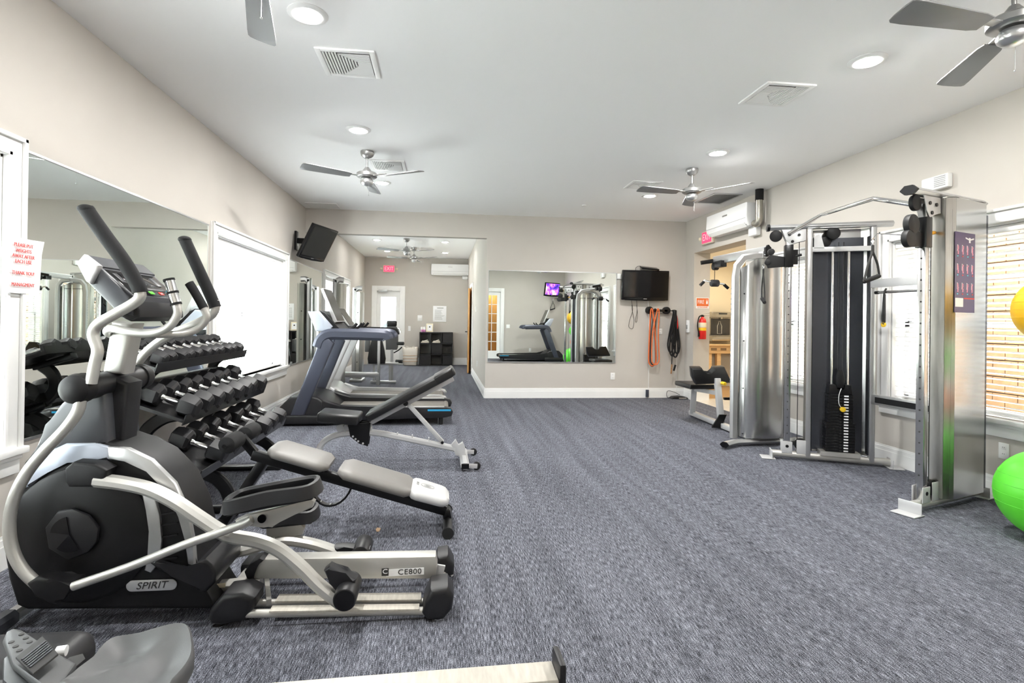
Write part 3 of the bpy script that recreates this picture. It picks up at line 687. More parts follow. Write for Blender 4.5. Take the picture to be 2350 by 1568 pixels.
# foot rest with strap
fa, fb = P(38, 1478, Z=.50), P(120, 1568, Z=.40)
def slab(px, z, th, name, m, par, bev=.006): return MB().prism([P(x, y, Z=z) for x, y in px], (0, 0, -th), bev=bev).build(name, m, par)
ft = slab([(6,1466),(14,1448),(32,1440),(52,1444),(66,1458),(84,1470),(176,1520),(120,1600),(30,1520)], .47, .02, 'foot_plate', 'seat_grey', t, .008)
slab([(8,1510),(30,1492),(140,1590),(100,1640),(6,1560)], .452, .05, 'heel_cup', 'dark_plastic', ft)
sp = slab([(36,1508),(98,1459),(134,1500),(76,1546)], .495, .006, 'foot_strap', 'strap', t, .002)
b = MB()
for k in range(6):
    u_ = .12+k*.09; p0 = V(P(36, 1508, Z=.497)).lerp(P(76, 1546, Z=.497), u_+.15); p1 = V(P(98, 1459, Z=.497)).lerp(P(134, 1500, Z=.497), u_+.15); b.bar(p0.lerp(p1, .06), p0.lerp(p1, .94), .004, .003)
b.build('strap_rib', 'grey_plastic', sp, kind='stuff')
b = MB()
for q in ((49,1455),(59,1464),(68,1473),(26,1473),(36,1483),(45,1492)):
    a_ = P(*q, Z=.4715); b.cyl(a_, a_+V((0, 0, -.003)), .006, seg=10)
b.build('size_hole', 'ink_black', ft, kind='stuff')
slab([(84,1560),(160,1508),(190,1500),(196,1512),(120,1575),(96,1590)], .44, .004, 'webbing', 'strap', t, .001)
a_ = P(142, 1496, Z=.46); MB().cyl(a_+V((-.012, 0, 0)), a_+V((.008, .004, 0)), .012, seg=20).build('axle_wheel', 'white', t)
slab([(-40,1560),(30,1554),(90,1566),(140,1600),(-40,1640)], .43, .03, 'housing_lid', 'seat_grey', t, .01)
b = MB(); b.box(-1.55, -.95, 1.15, 1.62, .10, .40, bev=.05, seg=3); b.build('flywheel_housing', 'dark_plastic', t)
b = MB(); b.bar((-1.4, 1.05, .03), (-1.4, 1.70, .03), .06, .05, bev=.01); b.bar((-1.4, 1.38, .04), (-1.4, 1.38, .14), .06, .06, bev=.01); b.build('front_foot', 'dark_plastic', t)
# ================================================================== dumbbell rack
rk = thing('dumbbell_rack', 'black three tier dumbbell rack with curved legs under the mirror', 'rack', (-1.7, 4.1, 0))
#            near left head, near right head, far left head, far right head, count, head radius, head length, grip length
TIERS = [((282, 806), (352, 826), (497, 775), (553, 796), 11, .050, .085, .12),
         ((338, 912), (428, 936), (536, 851), (597, 876), 8, .074, .115, .12),
         ((438, 990), (522, 1020), (558, 944), (626, 968), 7, .072, .115, .12)]
YA, YZ = 3.50, 4.72
def dumbbell(r, hl, gl):
    t = thing('dumbbell', '', 'dumbbell')
    for s_ in (-1, 1):
        b = MB(); x0, x1 = s_*gl/2, s_*(gl/2+hl)
        rings = []
        for f, k in ((0, .72), (.12, 1.0), (.62, 1.0), (.9, .86), (1.0, .66)):
            rings.append([V((x0+(x1-x0)*f, r*k*math.cos(R(60*i+30)), r*k*math.sin(R(60*i+30)))) for i in range(6)])
        b.loft(rings); hd = b.build('hex_head', 'rubber_hex', t, ang=20)
        MB().cyl((x1-s_*.0015, 0, 0), (x1+s_*.001, 0, 0), r*.45, seg=16).build('weight_disc', 'rubber', hd)
    pr = [(.014, -gl/2), (.018, -gl/2+.004), (.016, -gl/2+.014), (.0135, -gl/2+.02), (.0165, 0), (.0135, gl/2-.02), (.016, gl/2-.014), (.018, gl/2-.004), (.014, gl/2)]
    MB().lathe(pr, axis=(1, 0, 0), seg=14).build('handle', 'chrome', t)
    return t
ORD = ['first', 'second', 'third', 'fourth', 'fifth', 'sixth', 'seventh', 'eighth', 'ninth', 'tenth', 'eleventh']
TN = ['top', 'middle', 'bottom']
for ti, (nl, nr, fl, fr, n, r, hl, gl) in enumerate(TIERS):
    A0, A1, B0, B1 = P(*nl, Y=YA), P(*nr, Y=YA), P(*fl, Y=YZ), P(*fr, Y=YZ)
    pro = dumbbell(r, hl, gl)
    na = (A0+A1)/2; fa_ = (B0+B1)/2; z_ = (na.z+fa_.z)/2; x_ = (na.x+fa_.x)/2
    dv = ((A1-A0)+(B1-B0))/2; tilt = math.atan2(-dv.z, dv.x)
    for i in range(n):
        o = pro if i == 0 else dup(pro, (0, 0, 0), 0)
        k = i/(n-1) if ti else i/(n-1)
        o.location = (x_+random.uniform(-.012, .012), YA+(YZ-YA)*k, z_)
        o.rotation_euler = (random.choice([0, 0, .5236*2])*0, tilt, random.uniform(-.03, .03))
        o['label'] = '%s hex dumbbell from the near end of the %s rack shelf' % (ORD[i], TN[ti]) if True else ''
        o['label'] = 'black ' + o['label']; o['group'] = 'hex dumbbells on the %s shelf' % TN[ti]
    # shelf under them: tilted tray with lips
    ca, sa = math.cos(tilt), math.sin(tilt); ux = V((ca, 0, -sa)); un = V((sa, 0, ca))
    hw = max(.15, (gl/2+hl)*.92); cz = V((x_, 0, z_)) - un*(r*.868+.004)
    y0, y1 = YA-(.12 if ti < 2 else .30), YZ+.12
    b = MB(); b.obox(V((cz.x, (y0+y1)/2, cz.z)), ux*hw, V((0, (y1-y0)/2, 0)), un*.003)
    b.obox(V((cz.x, (y0+y1)/2, cz.z))+ux*(hw-.003)+un*.02-V((0, 0, .012)), ux*.003, V((0, (y1-y0)/2, 0)), un*.032)
    b.obox(V((cz.x, (y0+y1)/2, cz.z))-ux*(hw-.003)+un*.02, ux*.003, V((0, (y1-y0)/2, 0)), un*.025)
    for y in (y0, y1): b.obox(V((cz.x, y, cz.z))+un*.004, ux*hw, V((0, .003, 0)), un*.010)
    b.build('shelf', 'black_metal', rk)
    for y in (3.62, 4.60):
        MB().obox(V((cz.x-.02, y, cz.z))-un*.022, ux*(hw*.8), V((0, .03, 0)), un*.018, bev=.005).build('shelf_bracket', 'black_metal', rk)
SH = {}
for y in (3.62, 4.60):
    path = catmull([(-1.80, y, .97), (-1.88, y, .90), (-1.89, y, .80), (-1.80, y, .70), (-1.72, y, .655)], 6)
    MB().rtube(path, .075, .035, up=(0, 1, 0), c=.3).build('upper_arch', 'black_metal', rk)
    path = catmull([(-1.66, y, .645), (-1.78, y, .62), (-1.885, y, .54), (-1.905, y, .44), (-1.86, y, .34), (-1.74, y, .28), (-1.60, y, .275), (-1.48, y, .235), (-1.40, y, .16), (-1.365, y, .06), (-1.37, y, .012)], 6)
    MB().rtube(path, .085, .035, up=(0, 1, 0), c=.3).build('leg', 'black_metal', rk)
    MB().bar((-2.05, y, .02), (-1.33, y, .02), .07, .04, bev=.012).build('foot_bar', 'black_metal', rk)
    MB().bar((-1.92, y, .02), (-1.88, y, .42), .05, .06, bev=.01).build('rear_post', 'black_metal', rk)
MB().bar((-1.86, 3.62, .33), (-1.86, 4.60, .33), .05, .05, bev=.006).build('cross_bar', 'black_metal', rk)
MB().bar((-1.88, 3.62, .84), (-1.88, 4.60, .84), .05, .05, bev=.006).build('cross_bar', 'black_metal', rk)
# ================================================================== decline bench in front of the rack
t = thing('decline_bench', 'black decline bench with a silver tipped grey back pad', 'bench', (-.5, 3.25, 0))
E1, E0 = V((.04, 3.27, .10)), V((-1.12, 3.30, .455))       # spine axis foot end .. roller end
dx = (E1-E0).normalized(); sd = V((0, 1, 0)); nu = dx.cross(sd).normalized(); nu = nu if nu.z > 0 else -nu
MB().bar(E0, E1, .055, .06, up=nu, bev=.006).build('spine', 'black_metal', t)
def pad(a, c, hw, th, name, m, par, taper=1, lift=.075, off=0):
    """cushion between stations a..c along the spine, soft edges"""
    o = E0+nu*lift; L_ = c-a; rings = []
    N = 10
    for i in range(N+1):
        u_ = i/N; e_ = min(u_, 1-u_)*L_; k = 1 if e_ > .06 else math.sqrt(max(0, 1-((.06-e_)/.06)**2))*.28+.72
        w_ = hw*(1+(taper-1)*u_)*k; h_ = th*(1 if e_ > .03 else .55+.45*e_/.03)
        cc_ = o+dx*(a+L_*u_)
        ring = []
        for q in range(16):
            an = 2*math.pi*q/16; cx_, sz_ = math.cos(an), math.sin(an)
            ring.append(cc_+sd*(w_*math.copysign(abs(cx_)**.45, cx_))+nu*(h_/2*math.copysign(abs(sz_)**.6, sz_)))
        rings.append(ring)
    return MB().loft(rings).build(name, m, par, ang=60)
LL = (E1-E0).length
pad(.10, .46, .155, .06, 'seat_pad', 'vinyl_grey', t)
pad(.52, .98, .162, .065, 'back_pad', 'vinyl_grey', t)
bs = pad(.955, LL-.01, .160, .066, 'back_pad_tip', 'vinyl_silver', t, taper=.85)
pc = E0+dx*1.06+nu*(.075+.0345)
b = MB()
for ra, rb in ((.042, .030), (.022, .015)): b.tube([pc+dx*ra*math.cos(i*math.pi/14)+sd*rb*math.sin(i*math.pi/14) for i in range(28)], .0011, seg=4, closed=True)
b.build('emblem_ring', 'ink_grey', bs, kind='stuff')
b = MB()
for k in (-1, 0, 1): b.obox(pc+sd*k*.008+nu*.0006, dx*(.014-abs(k)*.003), sd*.0022, nu*.0004)
b.build('emblem_mark', 'ink_grey', bs, kind='stuff')
text('model_lettering', 'XR 5.9', .020, 'ink_grey', pc-dx*.064+nu*.001, -sd, dx, bs)
for a, c in ((.12, .44), (.54, 1.16)): MB().obox(E0+dx*(a+c)/2+nu*.040, dx*(c-a)/2, sd*.09, nu*.006).build('pad_board', 'black_plastic', t)
MB().cyl((E1.x+.01, 3.08, .034), (E1.x+.01, 3.46, .034), .030, seg=20).build('rear_foot_tube', 'black_metal', t)
for y in (3.075, 3.465): MB().cyl((E1.x+.01, y-.006, .034), (E1.x+.01, y+.006, .034), .034, seg=20).build('foot_cap', 'rubber', t)
MB().bar(E1, (E1.x+.01, 3.27, .05), .05, .05, bev=.004).build('rear_stub', 'black_metal', t)
fl_ = V((-1.31, 3.34, .045))
MB().bar(E0+dx*.08, fl_+V((.02, 0, 0)), .05, .06, bev=.006).build('front_leg', 'black_metal', t)
MB().cyl((fl_.x, 3.10, .034), (fl_.x, 3.54, .034), .030, seg=20).build('front_foot_tube', 'black_metal', t)
for y in (3.095, 3.545): MB().cyl((fl_.x, y-.008, .034), (fl_.x, y+.008, .034), .036, seg=20).build('foot_cap', 'rubber', t)
ru = E0+dx*(-.02)+V((-.05, 0, .10))
MB().bar(E0+dx*.02, ru, .04, .05, bev=.005).build('roller_post', 'black_metal', t)
MB().cyl(ru-sd*.25, ru+sd*.25, .012).build('roller_axle', 'chrome', t)
for s_ in (-1, 1): MB().cyl(ru+sd*s_*.05, ru+sd*s_*.22, .048, seg=24, bev=.012).build('foam_roller', 'foam', t)
arc = [E0+dx*(.50+.12*math.cos(R(a)))+nu*(-.02-.15*abs(math.sin(R(a)))) for a in range(180, 361, 15)]
pa = MB().rtube([q for q in arc], .012, .045, up=(0, 1, 0)).build('adjust_arc', 'black_metal', t)
b = MB()
for a in (225, 255, 285, 315): q = E0+dx*(.50+.12*math.cos(R(a)))+nu*(-.02-.15*abs(math.sin(R(a)))); b.cyl(q-sd*.012, q+sd*.012, .008, seg=10)
b.build('arc_hole', 'silver', pa, kind='stuff')
# ================================================================== incline bench
t = thing('incline_bench', 'silver framed incline bench with raised black back pad', 'bench', (-.4, 4.72, 0))
Yc = 4.72
def B(x, y, Y=Yc): return P(x, y, Y=Y)
sp_ = catmull([V((-1.06, Yc, .02)), B(733, 1030), B(748, 1010), B(775, 998), B(805, 994)], 5)
MB().rtube(sp_, .05, .06, up=(0, 1, 0)).build('front_leg', 'white_metal', t)
MB().bar((-1.06, Yc-.26, .03), (-1.06, Yc+.26, .03), .06, .05, bev=.012).build('front_foot', 'white_metal', t)
MB().rtube([B(795, 992), B(850, 992), B(880, 996), B(1045, 1030)], .05, .06, up=(0, 1, 0)).build('spine', 'white_metal', t)
MB().prism([B(1036, 1022, Yc-.03), B(1046, 1010, Yc-.03), B(1052, 1024, Yc-.03), B(1062, 1016, Yc-.03), B(1068, 1030, Yc-.03), B(1066, 1048, Yc-.03), B(1046, 1046, Yc-.03)], (0, .06, 0), bev=.004).build('hook_plate', 'white_metal', t)
MB().rtube([V((.21, Yc-.29, .045)), V((.21, Yc+.29, .045))], .075, .055, c=.4).build('rear_foot', 'white_metal', t)
for y in (Yc-.292, Yc+.292): MB().box(.178, .242, y-.004, y+.004, .022, .068, bev=.003).build('foot_end', 'black_gloss', t)
MB().bar(B(1058, 1040), (.21, Yc, .05), .06, .06, bev=.01).build('rear_stub', 'white_metal', t)
for y in (Yc-.24, Yc+.24):
    wl = MB().cyl((.31, y-.012, .035), (.31, y+.012, .035), .034, seg=20, bev=.004).build('wheel', 'rubber', t)
    MB().bar((.22, y-.018, .042), (.315, y-.018, .036), .006, .04, bev=.002).build('wheel_bracket', 'white_metal', wl)
for a, c in (((912, 996), (912, 1005)), ((946, 1000), (946, 1010)), ((984, 1008), (984, 1016))):
    q = B(*c); MB().bar(q, q+V((0, 0, .045)), .045, .008).build('ladder_stop', 'white_metal', t)
MB().bar(B(937, 928), B(1016, 1015), .035, .045, up=(0, 1, 0), bev=.004).build('support_strut', 'white_metal', t)
q = B(931, 926, Yc-.03); MB().cyl(q, q+V((0, -.012, 0)), .022, seg=18).build('pivot_bolt', 'black_metal', t)
q = B(1015, 1016, Yc-.03); MB().cyl(q, q+V((0, -.01, 0)), .013, seg=14).build('pivot_bolt', 'black_metal', t)
MB().bar(B(852, 968), B(1040, 868), .05, .04, up=(0, 1, 0), bev=.004).build('back_rail', 'white_metal', t)
MB().bar(B(775, 985), B(790, 980), .06, .05).build('handle_socket', 'white_metal', t)
def slabpad(a, c, hw, th, name, m):
    a, c = V(a), V(c); d = (c-a).normalized(); n = d.cross(V((0, 1, 0))); n = n if n.z > 0 else -n
    return MB().obox((a+c)/2, (c-a)/2, V((0, hw, 0)), n*th/2, bev=.02, seg=4).build(name, m, t)
slabpad(B(735, 952), B(828, 960), .14, .085, 'seat_pad', 'vinyl_black')
pb = slabpad(B(846, 955), B(1038, 852), .15, .07, 'back_pad', 'vinyl_black')
slabpad(B(998, 872), B(1042, 848), .152, .076, 'head_pad_sleeve', 'vinyl_black')
qp = [B(800, 972), B(852, 968), B(846, 1022), B(826, 1016), B(806, 1000)]
pt = MB().prism([V((p.x, Yc-.045, p.z)) for p in qp], (0, .008, 0)).build('adjust_plate', 'black_metal', t)
MB().prism([V((p.x, Yc+.037, p.z)) for p in qp], (0, .008, 0)).build('adjust_plate', 'black_metal', t)
b = MB()
for q in ((810, 1002), (816, 1008), (822, 1013), (833, 1018)): p = B(*q, Yc-.046); b.cyl(p, p+V((0, -.001, 0)), .009, seg=12)
b.build('plate_hole', 'white_metal', pt, kind='stuff')
MB().bar(B(850, 970), B(852, 1000), .05, .02, up=(1, 0, 0)).build('seat_post', 'white_metal', t)
MB().bar(B(790, 978), B(800, 990), .05, .05).build('seat_post', 'white_metal', t)
# ================================================================== treadmills
def treadmill(label, style):
    """local: x along the deck (front at -x), y across 0..0.82, built at the origin then moved"""
    t = thing('treadmill', label, 'treadmill', group='treadmills')
    main, rail, belt = ('slate', 'slate', 'belt') if style else ('white_metal', 'alu', 'belt')
    Wd = .82; off = V((0, 0, 0))
    b = MB(); b.box(-1.30, .04, .10, Wd-.10, .145, .185, bev=.01); b.cyl((.06, .10, .155), (.06, Wd-.10, .155), .034, seg=20); b.build('belt', belt, t)
    b = MB(); b.box(-1.55, .02, .05, Wd-.05, .09, .14); b.build('deck_frame', 'black_metal', t)
    for s_, y0 in ((0, 0), (1, Wd-.11)):
        sdp = [(-1.45, .06), (-1.40, .30), (-1.20, .225), (.06, .215), (.12, .20), (.145, .16), (.13, .11), (.05, .09), (-1.30, .06)]
        fr = MB().prism([(x, y0, z) for x, z in sdp], (0, .11, 0), bev=.012).build('side_rail', rail if not style else 'dark_plastic', t)
        MB().box(-1.18, .04, y0+.012, y0+.098, .213, .219, bev=.002).build('foot_rail', 'alu' if not style else 'silver', fr)
        if style: MB().box(-.16, .12, y0-.004 if not s_ else y0+.108, y0+.002 if not s_ else y0+.114, .170, .192, bev=.002).build('blue_accent', 'blue', fr)
        up_ = [(-1.78, .10), (-1.62, .10), (-1.28, .98), (-1.34, 1.04), (-1.44, 1.02)] if style else [(-1.72, .12), (-1.56, .12), (-1.20, .98), (-1.26, 1.04), (-1.36, 1.02)]
        MB().prism([(x, y0+.02 if not s_ else y0+.02, z) for x, z in up_], (0, .07, 0), bev=.018, seg=3).build('upright', main, t)
        hp = catmull([V((-1.47, y0+.055, .93)), V((-1.43, y0+.055, 1.03)), V((-1.34, y0+.055, 1.085)), V((-1.15, y0+.055, 1.09)), V((-.85, y0+.055, 1.085)), V((-.68, y0+.055, 1.075)), V((-.655, y0+.055, 1.03))], 5)
        MB().rtube(hp, .135, .085, up=(0, 1, 0), c=.4).build('handrail', 'slate' if style else 'black_plastic', t)
    hood = [(-1.92, .05), (-1.90, .22), (-1.78, .34), (-1.60, .37), (-1.45, .33), (-1.28, .20), (-1.24, .10), (-1.30, .05)]
    MB().prism([(x, .04, z) for x, z in hood], (0, Wd-.08, 0), bev=.03, seg=3).build('motor_hood', 'dark_plastic' if style else 'white_metal', t)
    MB().box(-1.95, -1.30, -.01, Wd+.01, .02, .13, bev=.025, seg=3).build('front_base', 'dark_plastic' if style else 'grey_plastic', t)
    sh = [(-1.60, 1.36), (-1.46, 1.36), (-1.30, 1.18), (-1.34, 1.12), (-1.50, 1.12)]
    cs = MB().prism([(x, .06, z) for x, z in sh], (0, Wd-.12, 0), bev=.025, seg=3).build('console_shell', 'slate_light', t)
    fc = [(-1.46, 1.37), (-1.40, 1.34), (-1.22, 1.14), (-1.16, 1.10), (-1.36, 1.08), (-1.32, 1.14)]
    MB().prism([(x, .08, z) for x, z in fc], (0, Wd-.16, 0), bev=.006).build('console_face', 'black_plastic', cs)
    scp = [(-1.475, 1.64), (-1.445, 1.645), (-1.27, 1.24), (-1.31, 1.22)] if style else [(-1.44, 1.42), (-1.41, 1.43), (-1.24, 1.18), (-1.28, 1.17)]
    d_ = MB().prism([(x, .16, z) for x, z in scp], (0, Wd-.32, 0), bev=.006).build('display', 'white_metal', t)
    a, c = V((scp[1][0], 0, scp[1][1])), V((scp[2][0], 0, scp[2][1])); dd = (c-a); n = V((-dd.z, 0, dd.x)).normalized(); n = n if n.x > 0 else -n
    MB().obox((a+c)/2+V((0, Wd/2, 0))+n*.001, dd*.48, V((0, Wd/2-.175, 0)), n*.003).build('screen', 'black_gloss', d_)
    for y in (.2, Wd-.2): MB().tube([V((-1.22, y, 1.12)), V((-1.10, y, 1.16)), V((-1.04, y, 1.22))], .018, smooth=4).build('sensor_grip', 'dark_plastic', t)
    MB().bar((-1.33, .1, 1.09), (-1.33, Wd-.1, 1.09), .10, .05, bev=.01).build('cross_bar', 'black_plastic', t)
    MB().box(-1.10, -1.05, Wd/2-.02, Wd/2+.02, 1.11, 1.13, bev=.004).build('stop_key', 'red', t)
    MB().bar((-1.2, .12, 1.08), (-1.1, .12, 1.08), .05, .03).build('key_pad', 'orange', t)
    for x in (-1.85, .0):
        for y in (.06, Wd-.06): MB().cyl((x, y, 0), (x, y, .10), .025, seg=14).build('foot', 'rubber', t)
    return t
t1 = treadmill('dark slate treadmill with a blue stripe, nearest of the pair by the left wall', 1); t1.location = (0, 6.40, 0)
t2 = treadmill('silver treadmill parked behind the dark slate treadmill', 0); t2.location = (-.06, 7.42, 0)
t3 = dup(t1, (1.92, .92, 0), math.pi, 'treadmill facing the right wall, seen only in the back wall mirror')
# ================================================================== dual cable machine
cm = thing('cable_machine', 'silver dual tower cable machine with pull up bar on the right', 'cable machine', (3.6, 3.95, 0))
def tower(A, Bq, sgn):
    A, Bq = V((*A, 0)), V((*Bq, 0)); U = (Bq-A).normalized(); N = V((-U.y, U.x, 0))*sgn; Z = V((0, 0, 1)); L = (Bq-A).length
    def W(u, v, z): return A+U*u+N*v+Z*z
    near = sgn > 0
    MB().cyl(W(0, 0, .05), W(L, 0, .05), .032, seg=20).build('base_tube', 'champagne' if near else 'champagne', cm)
    for u, s_ in ((0, -1), (L, 1)):
        fp_ = MB().obox(W(u+s_*.03, 0, .006), U*.06, N*.075, Z*.004, bev=.003).build('foot_plate', 'white_metal', cm)
        MB().obox(W(u, 0, .045), U*.004, N*.072, Z*.04, bev=.003).build('foot_upstand', 'white_metal', fp_)
    # adjustment column
    cp = MB().obox(W(.13, 0, 1.10), U*.026, N*.026, Z*1.03, bev=.004).build('column', 'steel', cm)
    b = MB()
    for k in range(22): b.cyl(W(.13, .026, .25+k*.075), W(.13, .0275, .25+k*.075), .0055, seg=10)
    for k in range(22): b.cyl(W(.104, 0, .25+k*.075), W(.1025, 0, .25+k*.075), .0055, seg=10)
    b.build('pin_hole', 'vent_dark', cp, kind='stuff')
    for v in (-.032, .032): MB().obox(W(.13, v, .12), U*.045, N*.004, Z*.055, bev=.004).build('column_bracket', 'white_metal', cm)
    b = MB(); b.cyl(W(.13, -.038, .13), W(.13, .038, .13), .014, seg=14); b.build('bracket_bolt', 'black_metal', cm)
    for v in (-.028, .028): MB().obox(W(.25, v, .13), U*.04, N*.004, Z*.065, bev=.004).build('pulley_bracket', 'white_metal', cm)
    MB().cyl(W(.25, -.02, .15), W(.25, .02, .15), .055, seg=24, bev=.006).build('pulley', 'black_plastic', cm)
    MB().cyl(W(.22, 0, .15), W(.22, 0, 2.12), .0035, seg=6).build('cable', 'cable', cm)
    # frame posts
    for u in (.305, .815): MB().obox(W(u, .005, 1.11), U*.022, N*.028, Z*1.07, bev=.008).build('frame_post', 'silver', cm)
    # top beam with end caps
    MB().rtube([W(-.04, 0, 2.205), W(L+.0, 0, 2.205)], .085, .05, c=.45).build('top_beam', 'silver', cm)
    MB().rtube([W(-.06, 0, 2.205), W(-.035, 0, 2.205)], .105, .062, c=.45).build('beam_cap', 'black_plastic', cm)
    # shroud panels on the outer side
    poly = [(.283, .03), (.283, -.055), (.345, -.088), (.745, -.088), (.835, -.03), (.835, .03)]
    for (a, c), m in zip(zip(poly, poly[1:]), ('steel_worn', 'steel_worn', 'steel', 'steel', 'steel')):
        p0, p1 = W(*a, 0), W(*c, 0); nn_ = (p1-p0).normalized(); q = V((nn_.y, -nn_.x, 0))*sgn
        b = MB(); b.obox((p0+p1)/2+Z*1.13, (p1-p0)/2, q*.0025, Z*1.05); b.build('shroud_panel', m, cm, ang=0)
    MB().prism([W(u, v, 2.185) for u, v in poly], (0, 0, .006)).build('shroud_cap', 'steel', cm)
    ins = MB().obox(W(.56, -.075, 1.1), U*.24, N*.003, Z*1.0).build('inner_panel', 'shroud_dark', cm)
    for u in (.337, .79): MB().obox(W(u, -.03, 1.1), U*.003, N*.045, Z*1.0).build('inner_side', 'shroud_dark', cm)
    # header, rods, stack
    MB().obox(W(.56, .01, 1.985), U*.235, N*.016, Z*.022, bev=.003).build('header_bar', 'white_metal', cm)
    MB().prism([W(.335, .03, 2.0), W(.42, .03, 2.0), W(.395, .03, 2.10), W(.375, .03, 2.125), W(.35, .03, 2.115), W(.335, .03, 2.09)], N*.006).build('pulley_cheek', 'white_metal', cm)
    for u in (.50, .63): MB().cyl(W(u, -.015, .10), W(u, -.015, 1.97), .0125, seg=16).build('guide_rod', 'chrome', cm)
    MB().obox(W(.565, -.015, .09), U*.16, N*.06, Z*.02).build('stack_base', 'champagne', cm)
    for k in range(20):
        hw = .100 if k >= 10 else .118
        p = MB().obox(W(.565, -.015, .125+k*.0265), U*hw, N*.05, Z*.0122, bev=.002, seg=1).build('weight_plate', 'black_metal', cm)
        MB().obox(W(.565+.045, .0358, .125+k*.0265), U*.018, N*.0008, Z*.006).build('plate_sticker', 'paper', p)
        MB().cyl(W(.565, .0345, .125+k*.0265), W(.565, .0362, .125+k*.0265), .006, seg=10).build('pin_slot', 'vent_dark', p)
    MB().prism([W(.468, .03, .645), W(.662, .03, .645), W(.652, .03, .73), W(.60, .03, .73), W(.595, .03, .685), W(.535, .03, .685), W(.53, .03, .73), W(.478, .03, .73)], N*-.09, bev=.004).build('stack_top', 'black_metal', cm)
    MB().prism([W(.535, .02, .70), W(.595, .02, .70), W(.60, .02, .80), W(.585, .02, .87), W(.545, .02, .87), W(.53, .02, .80)], N*-.04, bev=.01).build('floating_pulley', 'black_plastic', cm)
    for u in (.545, .585): MB().cyl(W(u, -.0, .85), W(u, 0, 2.05), .0035, seg=6).build('cable', 'cable', cm)
    b = MB(); b.tube([W(.565, .05, .70), W(.545, .06, .64), W(.545, .06, .56), W(.575, .05, .515)], .003, seg=6, smooth=5); b.build('pin_cord', 'white', cm)
    MB().cyl(W(.575, .035, .51), W(.575, .075, .51), .02, .024, seg=16, bev=.005).build('selector_pin', 'yellow', cm)
    # pulleys at the head
    for u, v, z, r in ((.02, 0, 2.125, .055), (.50, 0, 2.135, .058), (.44, -.03, 2.06, .05)):
        MB().cyl(W(u, v-.015, z), W(u, v+.015, z), r, seg=26, bev=.006).build('pulley', 'black_plastic', cm)
    MB().prism([W(.065, .032, 2.18), W(.27, .032, 2.18), W(.27, .032, 2.07), W(.20, .032, 2.06), W(.14, .032, 2.03), W(.10, .032, 2.08)], N*-.008, bev=.004).build('head_plate', 'white_metal', cm)
    MB().prism([W(.065, -.034, 2.18), W(.27, -.034, 2.18), W(.27, -.034, 2.07), W(.20, -.034, 2.06), W(.14, -.034, 2.03), W(.10, -.034, 2.08)], N*.008, bev=.004).build('head_plate', 'white_metal', cm)
    for u, z in ((.13, 2.13), (.21, 2.125), (.155, 2.065)):
        for v in (.038, -.038): MB().cyl(W(u, v-.003, z), W(u, v+.003, z), .013, seg=12).build('plate_bolt', 'black_metal', cm)
    # sliding carriage with swivel pulleys and a handle
    zc = 1.93
    ca = MB().obox(W(.13, 0, zc), U*.036, N*.036, Z*.105, bev=.004).build('carriage', 'black_metal', cm)
    MB().obox(W(.185, 0, zc-.01), U*.022, N*.012, Z*.07).build('carriage_arm', 'black_metal', ca)
    MB().cyl(W(.19, 0, zc), W(.265, .0, zc+.012), .016, .012, seg=14, bev=.004).build('release_knob', 'amber', ca) if near else MB().cyl(W(.19, 0, zc), W(.24, .0, zc+.012), .014, .012, seg=12).build('release_knob', 'black_metal', ca)
    dz = .07
    s2 = 1 if near else .45
    MB().cyl(W(-.02, -.02, zc+.045), W(-.02, .02, zc+.045), .068*s2, seg=30, bev=.006).build('swivel_pulley', 'rubber', cm)
    MB().cyl(W(-.05, -.02, zc-.055), W(-.05, .02, zc-.055), .06*s2, seg=30, bev=.006).build('swivel_pulley', 'rubber', cm)
    MB().prism([W(.10, .012, zc-.005), W(.10, .012, zc-.10), W(-.05, .012, zc-.112), W(-.07, .012, zc-.03), W(-.03, .012, zc+.02), W(.03, .012, zc+.0)], N*-.024, bev=.004).build('swivel_guard', 'rubber', cm)
    return W
Wn = tower((3.19, 3.25), (4.03, 3.53), 1)
Wm = tower((3.15, 4.71), (4.03, 4.31), -1)
# pull up bar joining the tower heads
pb_ = [Wm(.12, .04, 2.14), P(1884, 494, Y=4.48), P(1945, 474, Y=4.05), P(2005, 456, Y=3.62), P(2040, 461, Y=3.44), Wn(.06, .03, 2.125)]
b = MB(); b.tube(pb_, .017, seg=14); b.build('pull_up_bar', 'chrome', cm)
# rear cross members
a, c = Wm(.80, .02, 1.66), Wn(.80, .02, 1.66)
MB().bar(a, c, .02, .075, bev=.003).build('cross_plate', 'white_metal', cm)
a, c = Wm(.82, .02, .615), Wn(.82, .02, .615)
cb = MB().bar(a, c, .05, .09, bev=.01).build('cross_beam', 'silver', cm)
MB().bar(a.lerp(c, .06)+V((-.026, 0, 0)), a.lerp(c, .94)+V((-.026, 0, 0)), .004, .05).build('beam_inlay', 'black_metal', cb)
a, c = Wm(.78, .05, 1.575), Wn(.78, .05, 1.575)
